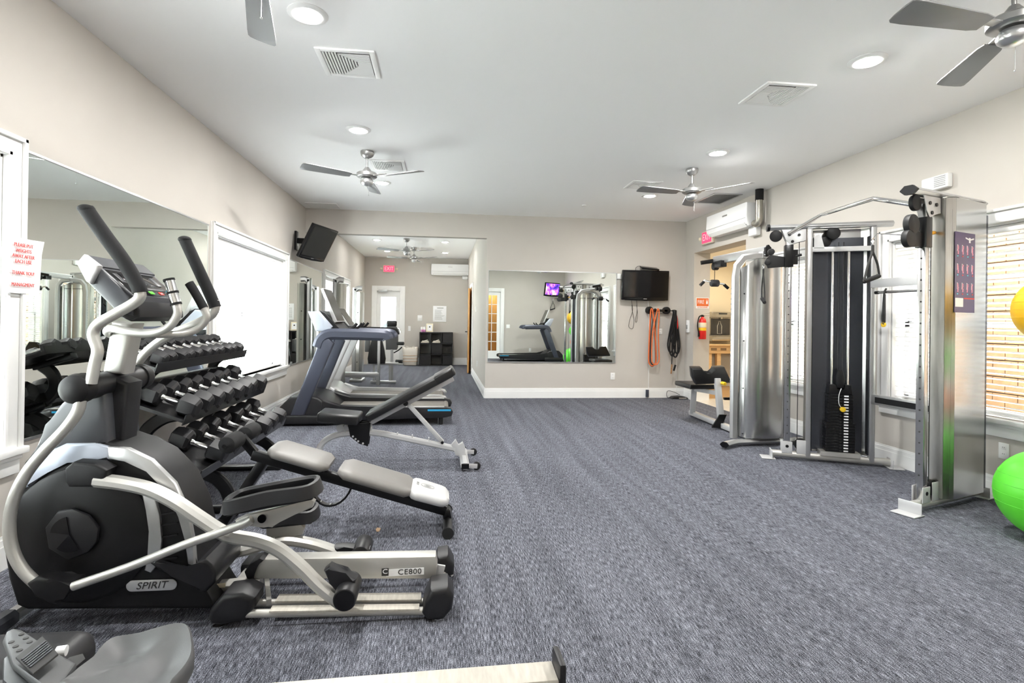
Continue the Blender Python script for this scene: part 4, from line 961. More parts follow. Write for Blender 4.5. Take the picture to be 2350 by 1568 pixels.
# things hanging on the machine
t = thing('straight_bar', 'chrome straight cable bar hung between the cable machine towers', 'bar', (a+c)/2)
MB().cyl(a.lerp(c, .1), a.lerp(c, .9), .0125).build('shaft', 'chrome', t)
for k in (.1, .9): MB().cyl(a.lerp(c, k-.03), a.lerp(c, k+.01), .015).build('end_cap', 'black_metal', t)
h = a.lerp(c, .2)
t = thing('ankle_strap', 'black hanging strap with a yellow ring behind the towers', 'strap', h)
MB().tube([h+V((0, 0, .03)), h+V((-.02, .0, -.02)), h+V((-.022, .01, -.25)), h+V((-.022, -.01, -.26)), h+V((-.02, -.006, -.02))], .008, smooth=3).build('webbing', 'strap', t)
MB().lathe([(.012, -.006), (.022, -.006), (.022, .006), (.012, .006)], o=h+V((-.022, 0, -.285)), axis=(1, 0, 0)).build('ring', 'yellow', t)
def d_handle(top, dirv, drop, lb, wd=.13):
    t = thing('cable_stirrup', lb, 'handle', top)
    top = V(top); d = V(dirv).normalized(); e = top+V((0, 0, -.075))
    MB().tube([top+V((0, 0, .02)), top+d*.016, top+V((0, 0, -.03)), top-d*.012, top+V((0, 0, .015))], .003, seg=6, smooth=4).build('carabiner', 'chrome', t)
    b = MB(); b.tube([top+V((0, 0, -.03)), e], .009, seg=8); b.build('strap_neck', 'strap', t)
    L_, R_ = e+d*(-wd*.55)+V((0, 0, -drop)), e+d*(wd*.45)+V((0, 0, -drop+.045))
    for q in (L_, R_): MB().tube([e, e.lerp(q, .5)+d*(.012 if q is R_ else -.006), q], .0075, seg=8, smooth=4).build('strap', 'strap', t)
    MB().cyl(L_, R_, .016, seg=14, bev=.003).build('grip', 'foam', t)
    return t
d_handle(P(2003, 553, Y=3.32), (1, .12, 0), .21, 'black stirrup handle hanging from the near tower of the cable machine', .13)
d_handle(Wm(-.085, .0, 1.84), (.12, 1, 0), .28, 'black stirrup handle hanging from the far tower of the cable machine', .06)
b = MB(); b.tube([P(2003, 548, Y=3.32), P(2012, 536, Y=3.31), Wn(-.09, 0, 1.895)], .003, seg=6); b.build('cable_end', 'chrome', cm)
# exercise chart on the outer panel of the near tower
def onp(x, y):
    o = V((0, 0, CAMZ)); d = CF+CR*((x-CX)/FPX)-CU*((y-CY)/FPX)
    p0, p1 = Wn(.345, -.088, 0), Wn(.745, -.088, 0); n = (p1-p0).cross(V((0, 0, 1))).normalized()
    return o+d*((p0-o).dot(n)/d.dot(n)), n
c0, nrm = onp(2191, 531); c1, _ = onp(2191, 717); c2, _ = onp(2237, 540)
if nrm.y > 0: nrm = -nrm
xu = (c2-c0); xu.z = 0; xu.normalize(); wp = (c2-c0).dot(xu)-.002; hp_ = c0.z-c1.z; u0 = (c0-Wn(.345, -.088, 0)).dot(xu)
t = thing('exercise_chart', 'purple exercise chart with rows of figures on the near steel tower', 'poster', c0+nrm*.004)
def pr(u0_, u1_, v0_, v1_, name, m, k=1, par=None):
    o = c0+nrm*(.003+.0007*k); return MB().obox(o+xu*(wp*(u0_+u1_)/2)-V((0, 0, hp_*(v0_+v1_)/2)), xu*(wp*(u1_-u0_)/2), nrm*.0004, V((0, 0, hp_*(v1_-v0_)/2))).build(name, m, par or t, ang=0)
sheet = pr(0, 1, 0, 1, 'sheet', 'poster_purple', 0)
b = MB()
for r_ in range(3):
    for q_ in range(4):
        o = c0+nrm*.0045+xu*(wp*(.14+.24*q_))-V((0, 0, hp_*(.22+.235*r_)))
        for i in range(5): b.ball(o+V((0, 0, .022-.012*i))+xu*random.uniform(-.004, .004), .007, (1, .1, 1), u=6, v=4)
b.build('figure_print', 'poster_pink', sheet, kind='stuff')
b = MB()
for r_ in range(3):
    for q_ in range(4):
        o = c0+nrm*.0042+xu*(wp*(.10+.24*q_))-V((0, 0, hp_*(.20+.235*r_))); b.obox(o, xu*.0015, nrm*.0003, V((0, 0, .024))); b.obox(o+V((0, 0, .02))+xu*.006, xu*.006, nrm*.0003, V((0, 0, .0015)))
for s_ in (-1, 1): b.obox(c0+nrm*.0042+xu*(wp*(.72+.1*s_))-V((0, 0, hp_*.075)), xu*(wp*.11)+V((0, 0, .006*s_)), nrm*.0003, V((0, 0, .005)))
b.obox(c0+nrm*.0042+xu*(wp*.72)-V((0, 0, hp_*.09)), xu*(wp*.04), nrm*.0003, V((0, 0, .018)))
b.build('white_print', 'paper', sheet, kind='stuff')
b = MB(); b2 = MB()
for r_ in range(3):
    for q_ in range(2):
        o = c0+nrm*.0043-V((0, 0, hp_*(.30+.235*r_))); b.obox(o+xu*wp*(.13+.5*q_), xu*.007, nrm*.0004, V((0, 0, .004))); b2.obox(o+xu*wp*(.38+.5*q_), xu*.007, nrm*.0004, V((0, 0, .004)))
b.build('cyan_key', 'poster_cyan', sheet, kind='stuff'); b2.build('red_key', 'red', sheet, kind='stuff')
pr(.03, .42, .82, .93, 'photo_inset', 'paper', 1, sheet); pr(.46, .98, .815, .83, 'red_rule', 'red', 1, sheet)
# ================================================================== lat pulldown station behind
lm = thing('lat_pulldown_machine', 'grey lat pulldown tower with curved steel shroud and seat', 'gym machine', (3.35, 5.6, 0))
b = MB(); b.rtube(catmull([V((2.88, 5.06, .045)), V((2.98, 5.13, .045)), V((3.10, 5.18, .045)), V((3.40, 5.20, .045)), V((3.92, 5.24, .045))], 4), .085, .05, c=.45); b.build('base_bar', 'silver', lm)
MB().rtube([V((2.868, 5.052, .045)), V((2.882, 5.062, .045))], .09, .056, c=.45).build('bar_end', 'black_gloss', lm)
fx0, fx1, fy = 3.115, 3.66, 5.30
arch = [V((fx0, fy, .06)), V((fx0, fy, 1.78)), V((fx0+.02, fy, 1.90)), V((fx0+.09, fy, 1.985)), V((fx0+.22, fy, 2.01)), V(((fx0+fx1)/2, fy, 2.015)), V((fx1-.22, fy, 2.01)), V((fx1-.09, fy, 1.985)), V((fx1-.02, fy, 1.90)), V((fx1, fy, 1.78)), V((fx1, fy, .06))]
MB().rtube(arch, .09, .05, up=(0, 1, 0), c=.4).build('arch_frame', 'silver', lm)
sh_ = []
N_ = 22
for i in range(N_+1):
    a_ = math.pi*i/N_; sh_.append((fx0+.04+(fx1-fx0-.08)*(1-math.cos(a_))/2, fy-.02-.15*math.sin(a_)**.8))
b = MB(); zt, z0_ = 1.965, .085
def ztop(x): q = min(x-fx0, fx1-x); return zt-max(0, .14-q)*.9
vb = [(b.bm.verts.new((x, y, z0_)), b.bm.verts.new((x, y, ztop(x)))) for x, y in sh_]
vi = [(b.bm.verts.new((x, y+.004, z0_)), b.bm.verts.new((x, y+.004, ztop(x)))) for x, y in sh_]
for p, q in zip(vb, vb[1:]): b.bm.faces.new((p[0], q[0], q[1], p[1]))
for p, q in zip(vi, vi[1:]): b.bm.faces.new((p[0], p[1], q[1], q[0]))
for i in range(N_): b.bm.faces.new((vb[i][1], vb[i+1][1], vi[i+1][1], vi[i][1]))
b.build('curved_shroud', 'steel', lm, ang=60)
b = MB(); b.prism([(x, y+.002, 1.83) for x, y in sh_], (0, 0, .004)); b.prism([(x, y+.002, .09) for x, y in sh_], (0, 0, .004)); b.build('shroud_end', 'shroud_dark', lm, kind='stuff')
b = MB()
for z in (.12, .6, 1.1, 1.6): b.cyl((fx0+.055, fy-.075, z), (fx0+.055, fy-.085, z), .008, seg=10)
b.build('shroud_bolt', 'black_metal', lm, kind='stuff')
b = MB()
for k in range(22): b.cyl((fx0-.046, fy, .5+k*.055), (fx0-.0465, fy, .5+k*.055), .010, seg=8)
b.build('scale_mark', 'ink_grey', lm, kind='stuff')
# boom with pulley and lat bar
ba, bb_ = P(1762, 582, Y=5.24), P(1640, 603, Y=6.22); ba.z += .03; bb_.z = ba.z
MB().bar(ba, bb_, .06, .10, bev=.008).build('boom', 'silver', lm)
bd_ = (bb_-ba).normalized()
MB().rtube([ba-bd_*.012, ba+bd_*.014], .07, .125, c=.45).build('boom_cap', 'black_plastic', lm)
MB().bar(V((ba.x, 5.30, 1.99)), V((ba.x, 5.30, 2.06)), .08, .08).build('boom_mount', 'silver', lm)
MB().box(bb_.x-.06, bb_.x+.02, bb_.y-.25, bb_.y-.1, ba.z-.10, ba.z-.02, bev=.006).build('pulley_box', 'black_metal', lm)
b = MB(); b.cyl((bb_.x-.03, bb_.y-.02, ba.z-.07), (bb_.x+.03, bb_.y-.02, ba.z-.07), .05, seg=24, bev=.006); b.build('pulley', 'black_plastic', lm)
b = MB(); b.bar(bb_+V((-.18, 0, -.03)), bb_+V((.0, 0, -.0)), .03, .05, bev=.005); b.build('boom_hook', 'black_metal', lm)
lt = P(1640, 648, Y=6.22); MB().cyl((lt.x, lt.y, lt.z), (lt.x, lt.y, ba.z-.10), .004, seg=6).build('cable', 'cable', lm)
t = thing('lat_bar', 'bent chrome lat bar with black grips hanging from the boom', 'bar', lt)
pp = [P(1607, 655, Y=6.22), P(1618, 644, Y=6.22), lt+V((0, 0, -.01)), P(1660, 652, Y=6.22), P(1671, 662, Y=6.22)]
MB().tube(pp, .013, seg=12).build('bar', 'chrome', t)
MB().cyl(pp[0], pp[0].lerp(pp[1], .75), .019, seg=14).build('grip', 'foam', t); MB().cyl(pp[4], pp[4].lerp(pp[3], .85), .019, seg=14).build('grip', 'foam', t)
MB().cyl(lt+V((-.05, 0, -.012)), lt+V((.05, 0, -.012)), .045, seg=22, bev=.012).build('foam_collar', 'dark_plastic', t)
# seat unit behind the tower
MB().bar((3.37, 5.30, .045), (3.44, 6.92, .045), .08, .06, bev=.01).build('floor_beam', 'white_metal', lm)
MB().bar((3.40, 6.06, .06), (3.40, 6.17, .60), .07, .055, bev=.006).build('pad_post', 'white_metal', lm)
MB().bar((3.40, 6.80, .06), (3.35, 6.66, .44), .07, .055, bev=.006).build('seat_post', 'white_metal', lm)
MB().bar((3.37, 6.66, .40), (3.40, 6.13, .42), .05, .05).build('seat_rail', 'white_metal', lm)
MB().obox((3.30, 6.52, .475), V((.19, 0, 0)), V((0, .22, 0)), V((0, 0, .03)), bev=.02, seg=3).build('seat_pad', 'vinyl_black', lm)
yk = 6.17
pz = P(1632, 862, Y=yk)
outl = [(1588, 846), (1612, 846), (1622, 862), (1634, 863), (1640, 846), (1664, 844), (1681, 880), (1598, 884), (1590, 868)]
b = MB(); b.prism([P(x, y, Y=yk) for x, y in outl], (0, .09, .03), bev=.02, seg=3); b.build('arm_pad', 'vinyl_black', lm)
MB().cyl((3.44, 6.13, .545), (3.44, 6.05, .545), .022, seg=16, bev=.006).build('adjust_knob', 'yellow', lm)
MB().prism([P(1634, 982, Y=6.0), P(1652, 952, Y=6.0), P(1668, 952, Y=6.0), P(1655, 983, Y=6.0)], (0, .02, 0)).build('foot_plate', 'black_metal', lm)
MB().bar((3.56, 5.9, .03), (3.56, 5.9, .40), .05, .05, bev=.005).build('row_post', 'black_metal', lm)
MB().bar((3.35, 5.92, .385), (3.60, 5.90, .385), .04, .03, bev=.005).build('row_bar', 'black_metal', lm)
MB().cyl((3.47, 5.92, .39), (3.47, 5.92, .46), .014, seg=12).build('row_peg', 'black_metal', lm)
for x in (3.28, 3.45): MB().cyl((x, 5.45, .10), (x, 5.45, 1.90), .012, seg=12).build('guide_rod', 'chrome', lm)
for k in range(14): MB().box(3.24, 3.49, 5.39, 5.51, .11+k*.03, .136+k*.03, bev=.002, seg=1).build('weight_plate', 'black_metal', lm)
# ================================================================== exercise balls on a ball rack (rack stands outside the frame)
def xball(c, r, m, lb):
    t = thing('exercise_ball', lb, 'ball', (c[0], c[1], c[2]-r), group='exercise balls')
    b = MB(); b.ball(c, r, u=48, v=28); sh = b.build('shell', m, t, ang=180)
    b = MB()
    for a in (-.22, .0, .22, .44): b.tube([V(c)+V((math.cos(i*math.pi/16)*math.cos(a), math.sin(i*math.pi/16)*math.cos(a), math.sin(a)))*r*1.0005 for i in range(32)], r*.006, seg=5, closed=True)
    b.build('rib', m, t, kind='stuff')
    MB().cyl(V(c)+V((-.62, -.30, .72)).normalized()*r*.99, V(c)+V((-.62, -.30, .72)).normalized()*(r+.004), .008, seg=12).build('valve', 'white', t)
    return t
GB = (3.66, 2.76, .272)
g = xball(GB, .272, 'green_ball', 'large bright green exercise ball on the carpet by the right edge')
yb = xball((3.70, 2.77, 1.39), .215, 'yellow_ball', 'yellow exercise ball held high at the right edge')
o_ = V((3.70, 2.77, 1.39)); dv = V((-.86, -.46, -.02)).normalized()
b = MB(); sx = V((.46, -.86, 0)).normalized()
b.bar(o_+dv*.2152+V((0, 0, .03)), o_+dv*.2152+V((0, 0, -.035))+sx*.004, .006, .002, up=dv); b.bar(o_+dv*.2152+V((0, 0, -.035))-sx*.01, o_+dv*.2152+V((0, 0, -.033))+sx*.02, .006, .002, up=dv); b.build('pen_mark', 'ink_black', yb)
xball((3.72, 2.74, .70), .13, 'orange', 'small orange exercise ball on the lower ring of the ball rack')
xball((3.70, 2.74, 1.02), .15, 'green_ball', 'small green exercise ball on the middle ring of the ball rack')
t = thing('ball_rack', 'black upright ball rack with ring shelves beside the right wall', 'rack', (4.02, 2.75, 0))
MB().cyl((4.02, 2.75, 0), (4.02, 2.75, 1.75), .022).build('pole', 'black_metal', t)
MB().box(3.88, 4.12, 2.55, 2.95, 0, .02, bev=.005).build('base', 'black_metal', t)
for x, z, r in ((3.70, 1.235, .15), (3.72, .61, .095), (3.70, .91, .10)):
    c_ = V((x, 2.755, z)); b = MB(); b.tube([c_+V((math.cos(i*math.pi/12)*r, math.sin(i*math.pi/12)*r, 0)) for i in range(24)], .008, seg=8, closed=True); rg = b.build('ring', 'black_metal', t)
    MB().cyl(c_+V((r, 0, 0)), (4.02, 2.75, z), .008, seg=8).build('ring_arm', 'black_metal', rg)
# ================================================================== things on the walls of the main room
# paper notice taped to the near window casing
ca_ = [atx for atx in (P(3, 548, X=-2.132), P(80, 550, X=-2.132), P(80, 672, X=-2.132), P(3, 672, X=-2.132))]
t = thing('paper_notice', 'white paper notice with red lettering taped to the window casing', 'notice', ca_[3])
y0_, y1_, zt_, zb_ = 2.812, 3.032, 1.665, 1.385
rows = []
for i in range(9):
    y = y0_+(y1_-y0_)*i/8; bow = .006*math.sin(i/8*3.0)+(.02*max(0, i/8-.75)*4*(1 if True else 0))
    rows.append((y, bow))
b = MB()
vv = []
for y, bw in rows:
    vv.append([b.bm.verts.new((-2.134+bw*(.4+.6*k/4), y+(.012 if (k == 4 and y > 3.02) else 0), zb_+(zt_-zb_)*k/4)) for k in range(5)])
for p, q in zip(vv, vv[1:]):
    for k in range(4): b.bm.faces.new((p[k], q[k], q[k+1], p[k+1]))
sh = b.build('sheet', 'paper', t, ang=180)
for s_, z in (('PLEASE PUT', 1.628), ('WEIGHTS', 1.600), ('AWAY AFTER', 1.572), ('EACH USE', 1.545), ('THANK YOU!', 1.487), ('MANAGMENT', 1.428)):
    text('notice_line', s_, .0255, 'ink_red', (-2.1225, (y0_+y1_)/2-.002, z), (0, 1, 0), (0, 0, 1), sh, wx=.92)
# televisions -----------------------------------------------------------
def television(w_, h_, name, lb, on=False):
    """local: screen faces -y, centre at origin"""
    t = thing('television', lb, 'television')
    bz = MB().box(-w_/2, w_/2, 0, .05, -h_/2, h_/2, bev=.012, seg=3).build('bezel', 'black_gloss', t)
    MB().box(-w_/2+.03, w_/2-.03, -.002, .004, -h_/2+.05, h_/2-.03).build('screen', 'tv_picture' if on else 'screen_off', t)
    MB().box(-w_*.3, w_*.3, .05, .09, -h_*.3, h_*.3, bev=.015).build('rear_housing', 'black_plastic', t)
    MB().box(-.03, .03, -.003, .002, -h_/2+.018, -h_/2+.026).build('maker_mark', 'silver', bz)
    MB().prism([(-w_/2+.01, -.001, -h_/2+.035), (w_/2-.01, -.001, -h_/2+.035), (w_/2-.06, -.001, -h_/2-.004), (0, -.001, -h_/2-.012), (-w_/2+.06, -.001, -h_/2-.004)], (0, .03, 0), bev=.004).build('lower_bezel', 'black_gloss', t)
    return t
tv = television(.815, .50, 'tv', 'black television on the back wall beside the wide mirror'); tv.location = (3.385, YB-.13, 1.905); tv.rotation_euler = (R(4), 0, 0)
MB().box(-.1, .1, .08, .14, -.1, .1).build('wall_mount', 'black_metal', None).parent = tv
tl = television(.68, .53, 'tv', 'black corner television tilted down from the left wall'); 
tl.location = P(733, 560, Y=8.0); tl.rotation_euler = (R(28), 0, R(72))
q = tl.location
def fix_to(o, root):
    # keep the world placement of a part built in room coordinates under a turned root
    o.parent = root; o.matrix_parent_inverse = Matrix.LocRotScale(root.location, root.rotation_euler, None).inverted()
    return o
fix_to(MB().box(XL, XL+.03, 7.98, 8.10, 2.28, 2.56, bev=.005).build('wall_plate', 'black_metal'), tl)
fix_to(MB().bar((XL+.03, 8.04, 2.42), q+V((-.060, .020, .034)), .06, .08, bev=.01).build('swing_arm', 'black_metal'), tl)
for k in range(3): fix_to(MB().tube([(XL+.03, 8.03, 2.34), (XL+.08+.02*k, 8.0, 2.22-.03*k), (XL+.16, 8.03, 2.18)], .004, seg=6, smooth=5).build('cable_loop', 'white'), tl)
tf = television(.70, .45, 'tv', 'lit television in the front corner, seen in the back mirror', True); tf.location = (3.62, .10, 2.33); tf.rotation_euler = (R(8), 0, R(180-35))
fix_to(MB().bar((3.66, .03, 2.34), (3.98, YN, 2.33), .08, .10, bev=.01).build('swing_arm', 'black_metal'), tf)
# streaming box and its cables
t = thing('media_box', 'black set top box lying on top of the back wall television', 'set top box', (3.42, YB-.12, 2.17))
MB().obox((3.46, YB-.10, 2.195), V((.15, 0, -.012)), V((0, .06, .02)), V((0, 0, .014)), bev=.006).build('case', 'black_gloss', t)
MB().tube([(3.36, YB-.05, 2.21), (3.30, YB-.06, 2.235), (3.24, YB-.05, 2.20), (3.25, YB-.03, 2.12)], .004, seg=6, smooth=5).build('lead', 'cable', t)
t = thing('cable_bundle', 'thin black cables dangling below the back wall television', 'cable', (3.2, YB-.03, 1.2))
for pt_ in ([(1449, 690), (1452, 712), (1446, 732), (1443, 750), (1452, 754), (1455, 735), (1451, 712), (1450, 700)], [(1461, 690), (1462, 715), (1458, 735), (1461, 739), (1463, 720), (1461, 700)]):
    MB().tube([P(x, y, Y=YB-.02) for x, y in pt_], .0035, seg=6, smooth=5).build('lead', 'cable', t)
t = thing('cord_cover', 'thin white cord running down the wall below the television', 'cord', (3.45, YB-.01, .1))
MB().tube([P(1487, 690, Y=YB-.008), P(1489, 720, Y=YB-.008), P(1490, 800, Y=YB-.008), P(1488, 898, Y=YB-.02)], .004, seg=6, smooth=4).build('cord', 'white', t)
MB().box(3.45, 3.50, YB-.05, YB-.02, .015, .14, bev=.004).build('plug_block', 'slate', t)
# band rail
t = thing('band_rail', 'black wall rail with round ends holding resistance bands', 'rail', (3.6, YB-.06, 1.48))
MB().bar((3.46, YB-.07, 1.485), (3.80, YB-.07, 1.485), .03, .045, bev=.006).build('rail', 'black_metal', t)
for x in (3.49, 3.79): MB().cyl((x, YB-.085, 1.49), (x, YB, 1.49), .062, seg=24, bev=.01).build('end_disc', 'black_plastic', t)
for x in (3.56, 3.86):
    MB().tube([(x, YB-.09, 1.485), (x, YB-.13, 1.48), (x, YB-.14, 1.50)], .006, seg=8, smooth=3).build('hook', 'black_metal', t)
MB().bar((3.80, YB-.07, 1.485), (3.90, YB-.07, 1.485), .012, .015).build('hook_arm', 'black_metal', t)
def band(x0, x1, zb, r, m, lb, dy=0):
    t = thing('resistance_band', lb, 'band', ((x0+x1)/2, YB-.10, zb), group='resistance bands on the rail')
    xm = 3.565+ (x0+x1-7.12)*1.1
    pts_ = [(xm, YB-.10+dy, 1.515), (xm-.02, YB-.10+dy, 1.45), (x0+.01, YB-.09+dy, 1.1), (x0, YB-.09+dy, zb+.12), (x0+.02, YB-.09+dy, zb+.03), ((x0+x1)/2, YB-.09+dy, zb), (x1-.02, YB-.09+dy, zb+.03), (x1, YB-.09+dy, zb+.12), (x1-.02, YB-.09+dy, 1.1), (xm+.02, YB-.10+dy, 1.45)]
    MB().tube(catmull(pts_, 5, True), r, seg=8, closed=True).build('loop', m, t)
band(3.468, 3.60, .55, .010, 'orange', 'outermost orange resistance band loop on the wall rail')
band(3.515, 3.645, .57, .010, 'orange', 'rightmost orange resistance band loop on the wall rail', -.02)
band(3.485, 3.60, .54, .010, 'bag_red', 'brown red resistance band loop on the wall rail', .02)
band(3.515, 3.62, .56, .009, 'ink_black', 'thin black resistance band loop behind the orange bands', .035)
t = thing('battle_rope_bundle', 'black braided ropes with clips hanging from the rail end', 'rope', (3.9, YB-.1, .5))
for k, (dx_, zb) in enumerate(((-.05, .78), (-.02, .72), (.03, .70), (.06, .76), (.0, .9))):
    x = 3.895
    MB().tube([(x, YB-.12-.008*k, 1.50), (x+dx_*.5-.03, YB-.11-.01*k, 1.2), (x+dx_-.05, YB-.11, zb+.12), (x+dx_, YB-.11-.006*k, zb), (x+dx_+.05, YB-.11, zb+.12), (x+dx_*.5+.03, YB-.11-.01*k, 1.2), (x+.01, YB-.12-.008*k, 1.49)], .013, seg=8, smooth=6).build('rope', 'foam', t)
MB().box(3.87, 3.93, YB-.16, YB-.10, 1.30, 1.50, bev=.015).build('sleeve', 'vinyl_black', t)
MB().tube([(3.87, YB-.12, .80), (3.865, YB-.12, .62), (3.86, YB-.12, .50)], .008, smooth=4).build('tail', 'foam', t)
MB().cyl((3.865, YB-.12, .58), (3.855, YB-.12, .42), .012).build('clip', 'rust', t)
MB().cyl((3.93, YB-.12, .57), (3.90, YB-.12, .47), .016).build('handle', 'foam', t)
b = MB(); b.tube([(3.93, YB-.14, 1.40), (3.945, YB-.15, 1.25), (3.94, YB-.14, 1.18)], .01, smooth=4); b.build('red_tab', 'red', t)
t = thing('router', 'dark wireless router with silver front on the carpet by the wall', 'router', (4.0, 8.45, 0))
MB().prism([(3.84, 8.40, .01), (4.13, 8.40, .01), (4.10, 8.40, .035), (4.0, 8.40, .05), (3.88, 8.40, .04)], (0, .14, 0), bev=.006).build('case', 'dark_plastic', t)
MB().box(3.96, 4.09, 8.393, 8.40, .008, .03).build('front_strip', 'alu', t)
MB().tube([(3.90, 8.5, .03), (3.80, 8.5, .02), (3.82, 8.54, .12), (3.95, 8.56, .10), (4.05, 8.56, .05)], .004, smooth=5).build('lead', 'cable', t)
t = thing('charger_cord', 'thin white cord rising from the router to the wall plate', 'cord', (3.96, YB-.01, .1))
MB().tube([P(1553, 905, Y=YB-.02), P(1552, 850, Y=YB-.01), P(1552, 790, Y=YB-.01)], .003, seg=6).build('lead', 'white', t)
def plate(c, n, lb, kind='outlet', w_=.075, h_=.118):
    n = V(n); sd_ = V((0, 0, 1)).cross(n); c = V(c); t = thing('wall_plate', lb, kind, c-V((0, 0, h_/2)))
    p = MB().obox(c+n*.003, sd_*w_/2, n*.003, V((0, 0, h_/2)), bev=.003).build('cover', 'trim', t)
    if kind == 'outlet':
        for s_ in (-1, 1):
            so = MB().obox(c+n*.0065+V((0, 0, s_*.024)), sd_*.017, n*.001, V((0, 0, .014)), bev=.0015).build('socket', 'white', t)
            b = MB()
            for k in (-1, 1): b.obox(c+n*.0078+V((0, 0, s_*.024+.003))+sd_*k*.006, sd_*.0012, n*.0004, V((0, 0, .004)))
            b.build('slot', 'ink_black', so, kind='stuff')
    else:
        for k in ((-1, 1) if w_ > .1 else (0,)): MB().obox(c+n*.008+sd_*k*.023, sd_*.008, n*.004, V((0, 0, .016)), bev=.002).build('rocker', 'white', t)
plate((2.878, YB, .365), (0, -1, 0), 'white power outlet on the back wall right below the mirror')
plate((XR, 3.446, .365), (-1, 0, 0), 'white power outlet on the right wall beside the green ball')
plate((3.71, YB, 1.13), (0, -1, 0), 'small wall plate behind the hanging ropes', w_=.06, h_=.10)
plate((.714, 11.2, 1.52), (-1, 0, 0), 'light switch on the narrow wall beside the wooden door', 'switch')
plate((.714, 10.6, .40), (-1, 0, 0), 'white outlet on the side wall of the far room')
plate((2.21, YN, 1.09), (0, 1, 0), 'light switch beside the glazed door, seen in the mirror', 'switch', w_=.12)
plate((2.97, YN, .30), (0, 1, 0), 'front wall outlet seen low in the back mirror')
plate((-.63, YF, 1.32), (0, -1, 0), 'wide white switch plate beside the far glazed door', 'switch', w_=.13, h_=.16)
plate((-.92, YF, 1.02), (0, -1, 0), 'small white plate right of the far door casing', 'switch', w_=.07, h_=.14)
t = thing('intercom', 'small white wall intercom near the back right corner', 'intercom', (XR, 8.47, 1.12))
MB().box(XR-.03, XR, 8.43, 8.51, 1.12, 1.33, bev=.006).build('case', 'white', t); MB().box(XR-.034, XR-.028, 8.445, 8.495, 1.18, 1.25).build('grille', 'ink_grey', t)
t = thing('corner_block', 'small white box fixed between the mirror and the television', 'junction box', (2.95, YB, 2.02)); MB().box(2.925, 3.0, YB-.03, YB, 2.01, 2.10, bev=.004).build('case', 'trim', t)
t = thing('alarm_sounder', 'white alarm sounder box high on the right wall above the tower', 'alarm', (XR, 3.95, 2.43))
MB().box(XR-.05, XR, 3.86, 4.10, 2.43, 2.545, bev=.01).build('case', 'trim', t)
b = MB()
for k in range(6): b.box(XR-.053, XR-.049, 3.88, 3.98, 2.450+k*.015, 2.456+k*.015)
b.build('speaker_slot', 'ink_grey', t, kind='stuff')
# fire extinguisher, its sign
ye = 8.285
t = thing('fire_sign', 'orange red FIRE extinguisher sign on the opening jamb', 'sign', (4.30, 8.295, 1.53))
sg = MB().box(4.185, 4.415, 8.294, 8.299, 1.525, 1.705).build('panel', 'paper', t)
MB().box(4.195, 4.405, 8.2925, 8.294, 1.565, 1.697).build('red_field', 'orange', sg)
text('sign_lettering', 'FIRE', .088, 'paper', (4.268, 8.2915, 1.632), (1, 0, 0), (0, 0, 1), sg, wx=.72)
text('sign_lettering', 'EXTINGUISHER', .030, 'orange', (4.30, 8.2925, 1.545), (1, 0, 0), (0, 0, 1), sg, wx=.86)
b = MB(); b.cyl((4.375, 8.2915, 1.60), (4.375, 8.2915, 1.65), .014, seg=10); b.bar((4.36, 8.2915, 1.665), (4.392, 8.2915, 1.668), .004, .008); b.build('sign_symbol', 'paper', sg, kind='stuff')
ec = P(1612, 756, Y=8.20)
t = thing('fire_extinguisher', 'red fire extinguisher hung in the opening beside the fountain', 'fire extinguisher', (ec.x, 8.20, 1.02))
MB().lathe([(0, 1.02), (.052, 1.02), (.060, 1.03), (.060, 1.30), (.050, 1.345), (.025, 1.37), (.02, 1.39), (0, 1.39)], o=(ec.x, 8.20, 0)).build('cylinder', 'red', t)
MB().lathe([(.0605, 1.16), (.0608, 1.161), (.0608, 1.205), (.0605, 1.206)], o=(ec.x, 8.20, 0)).build('yellow_label', 'yellow', t)
MB().lathe([(.0605, 1.21), (.0608, 1.211), (.0608, 1.29), (.0605, 1.291)], o=(ec.x, 8.20, 0)).build('white_label', 'frame_cream', t)
MB().box(ec.x-.02, ec.x+.02, 8.18, 8.22, 1.385, 1.42, bev=.004).build('valve', 'black_metal', t)
MB().bar((ec.x, 8.19, 1.43), (ec.x+.10, 8.17, 1.45), .02, .008).build('lever', 'alu', t)
MB().bar((ec.x, 8.19, 1.415), (ec.x+.11, 8.17, 1.40), .02, .008).build('carry_handle', 'alu', t)
MB().tube([(ec.x-.01, 8.19, 1.41), (ec.x-.07, 8.18, 1.38), (ec.x-.095, 8.18, 1.25), (ec.x-.075, 8.18, 1.12)], .010, smooth=6).build('hose', 'foam', t)
MB().cyl((ec.x-.075, 8.18, 1.13), (ec.x-.072, 8.18, 1.06), .012, .016).build('nozzle', 'foam', t)
MB().bar((ec.x, 8.26, 1.15), (ec.x, 8.299, 1.15), .03, .25).build('wall_hook', 'black_metal', t)
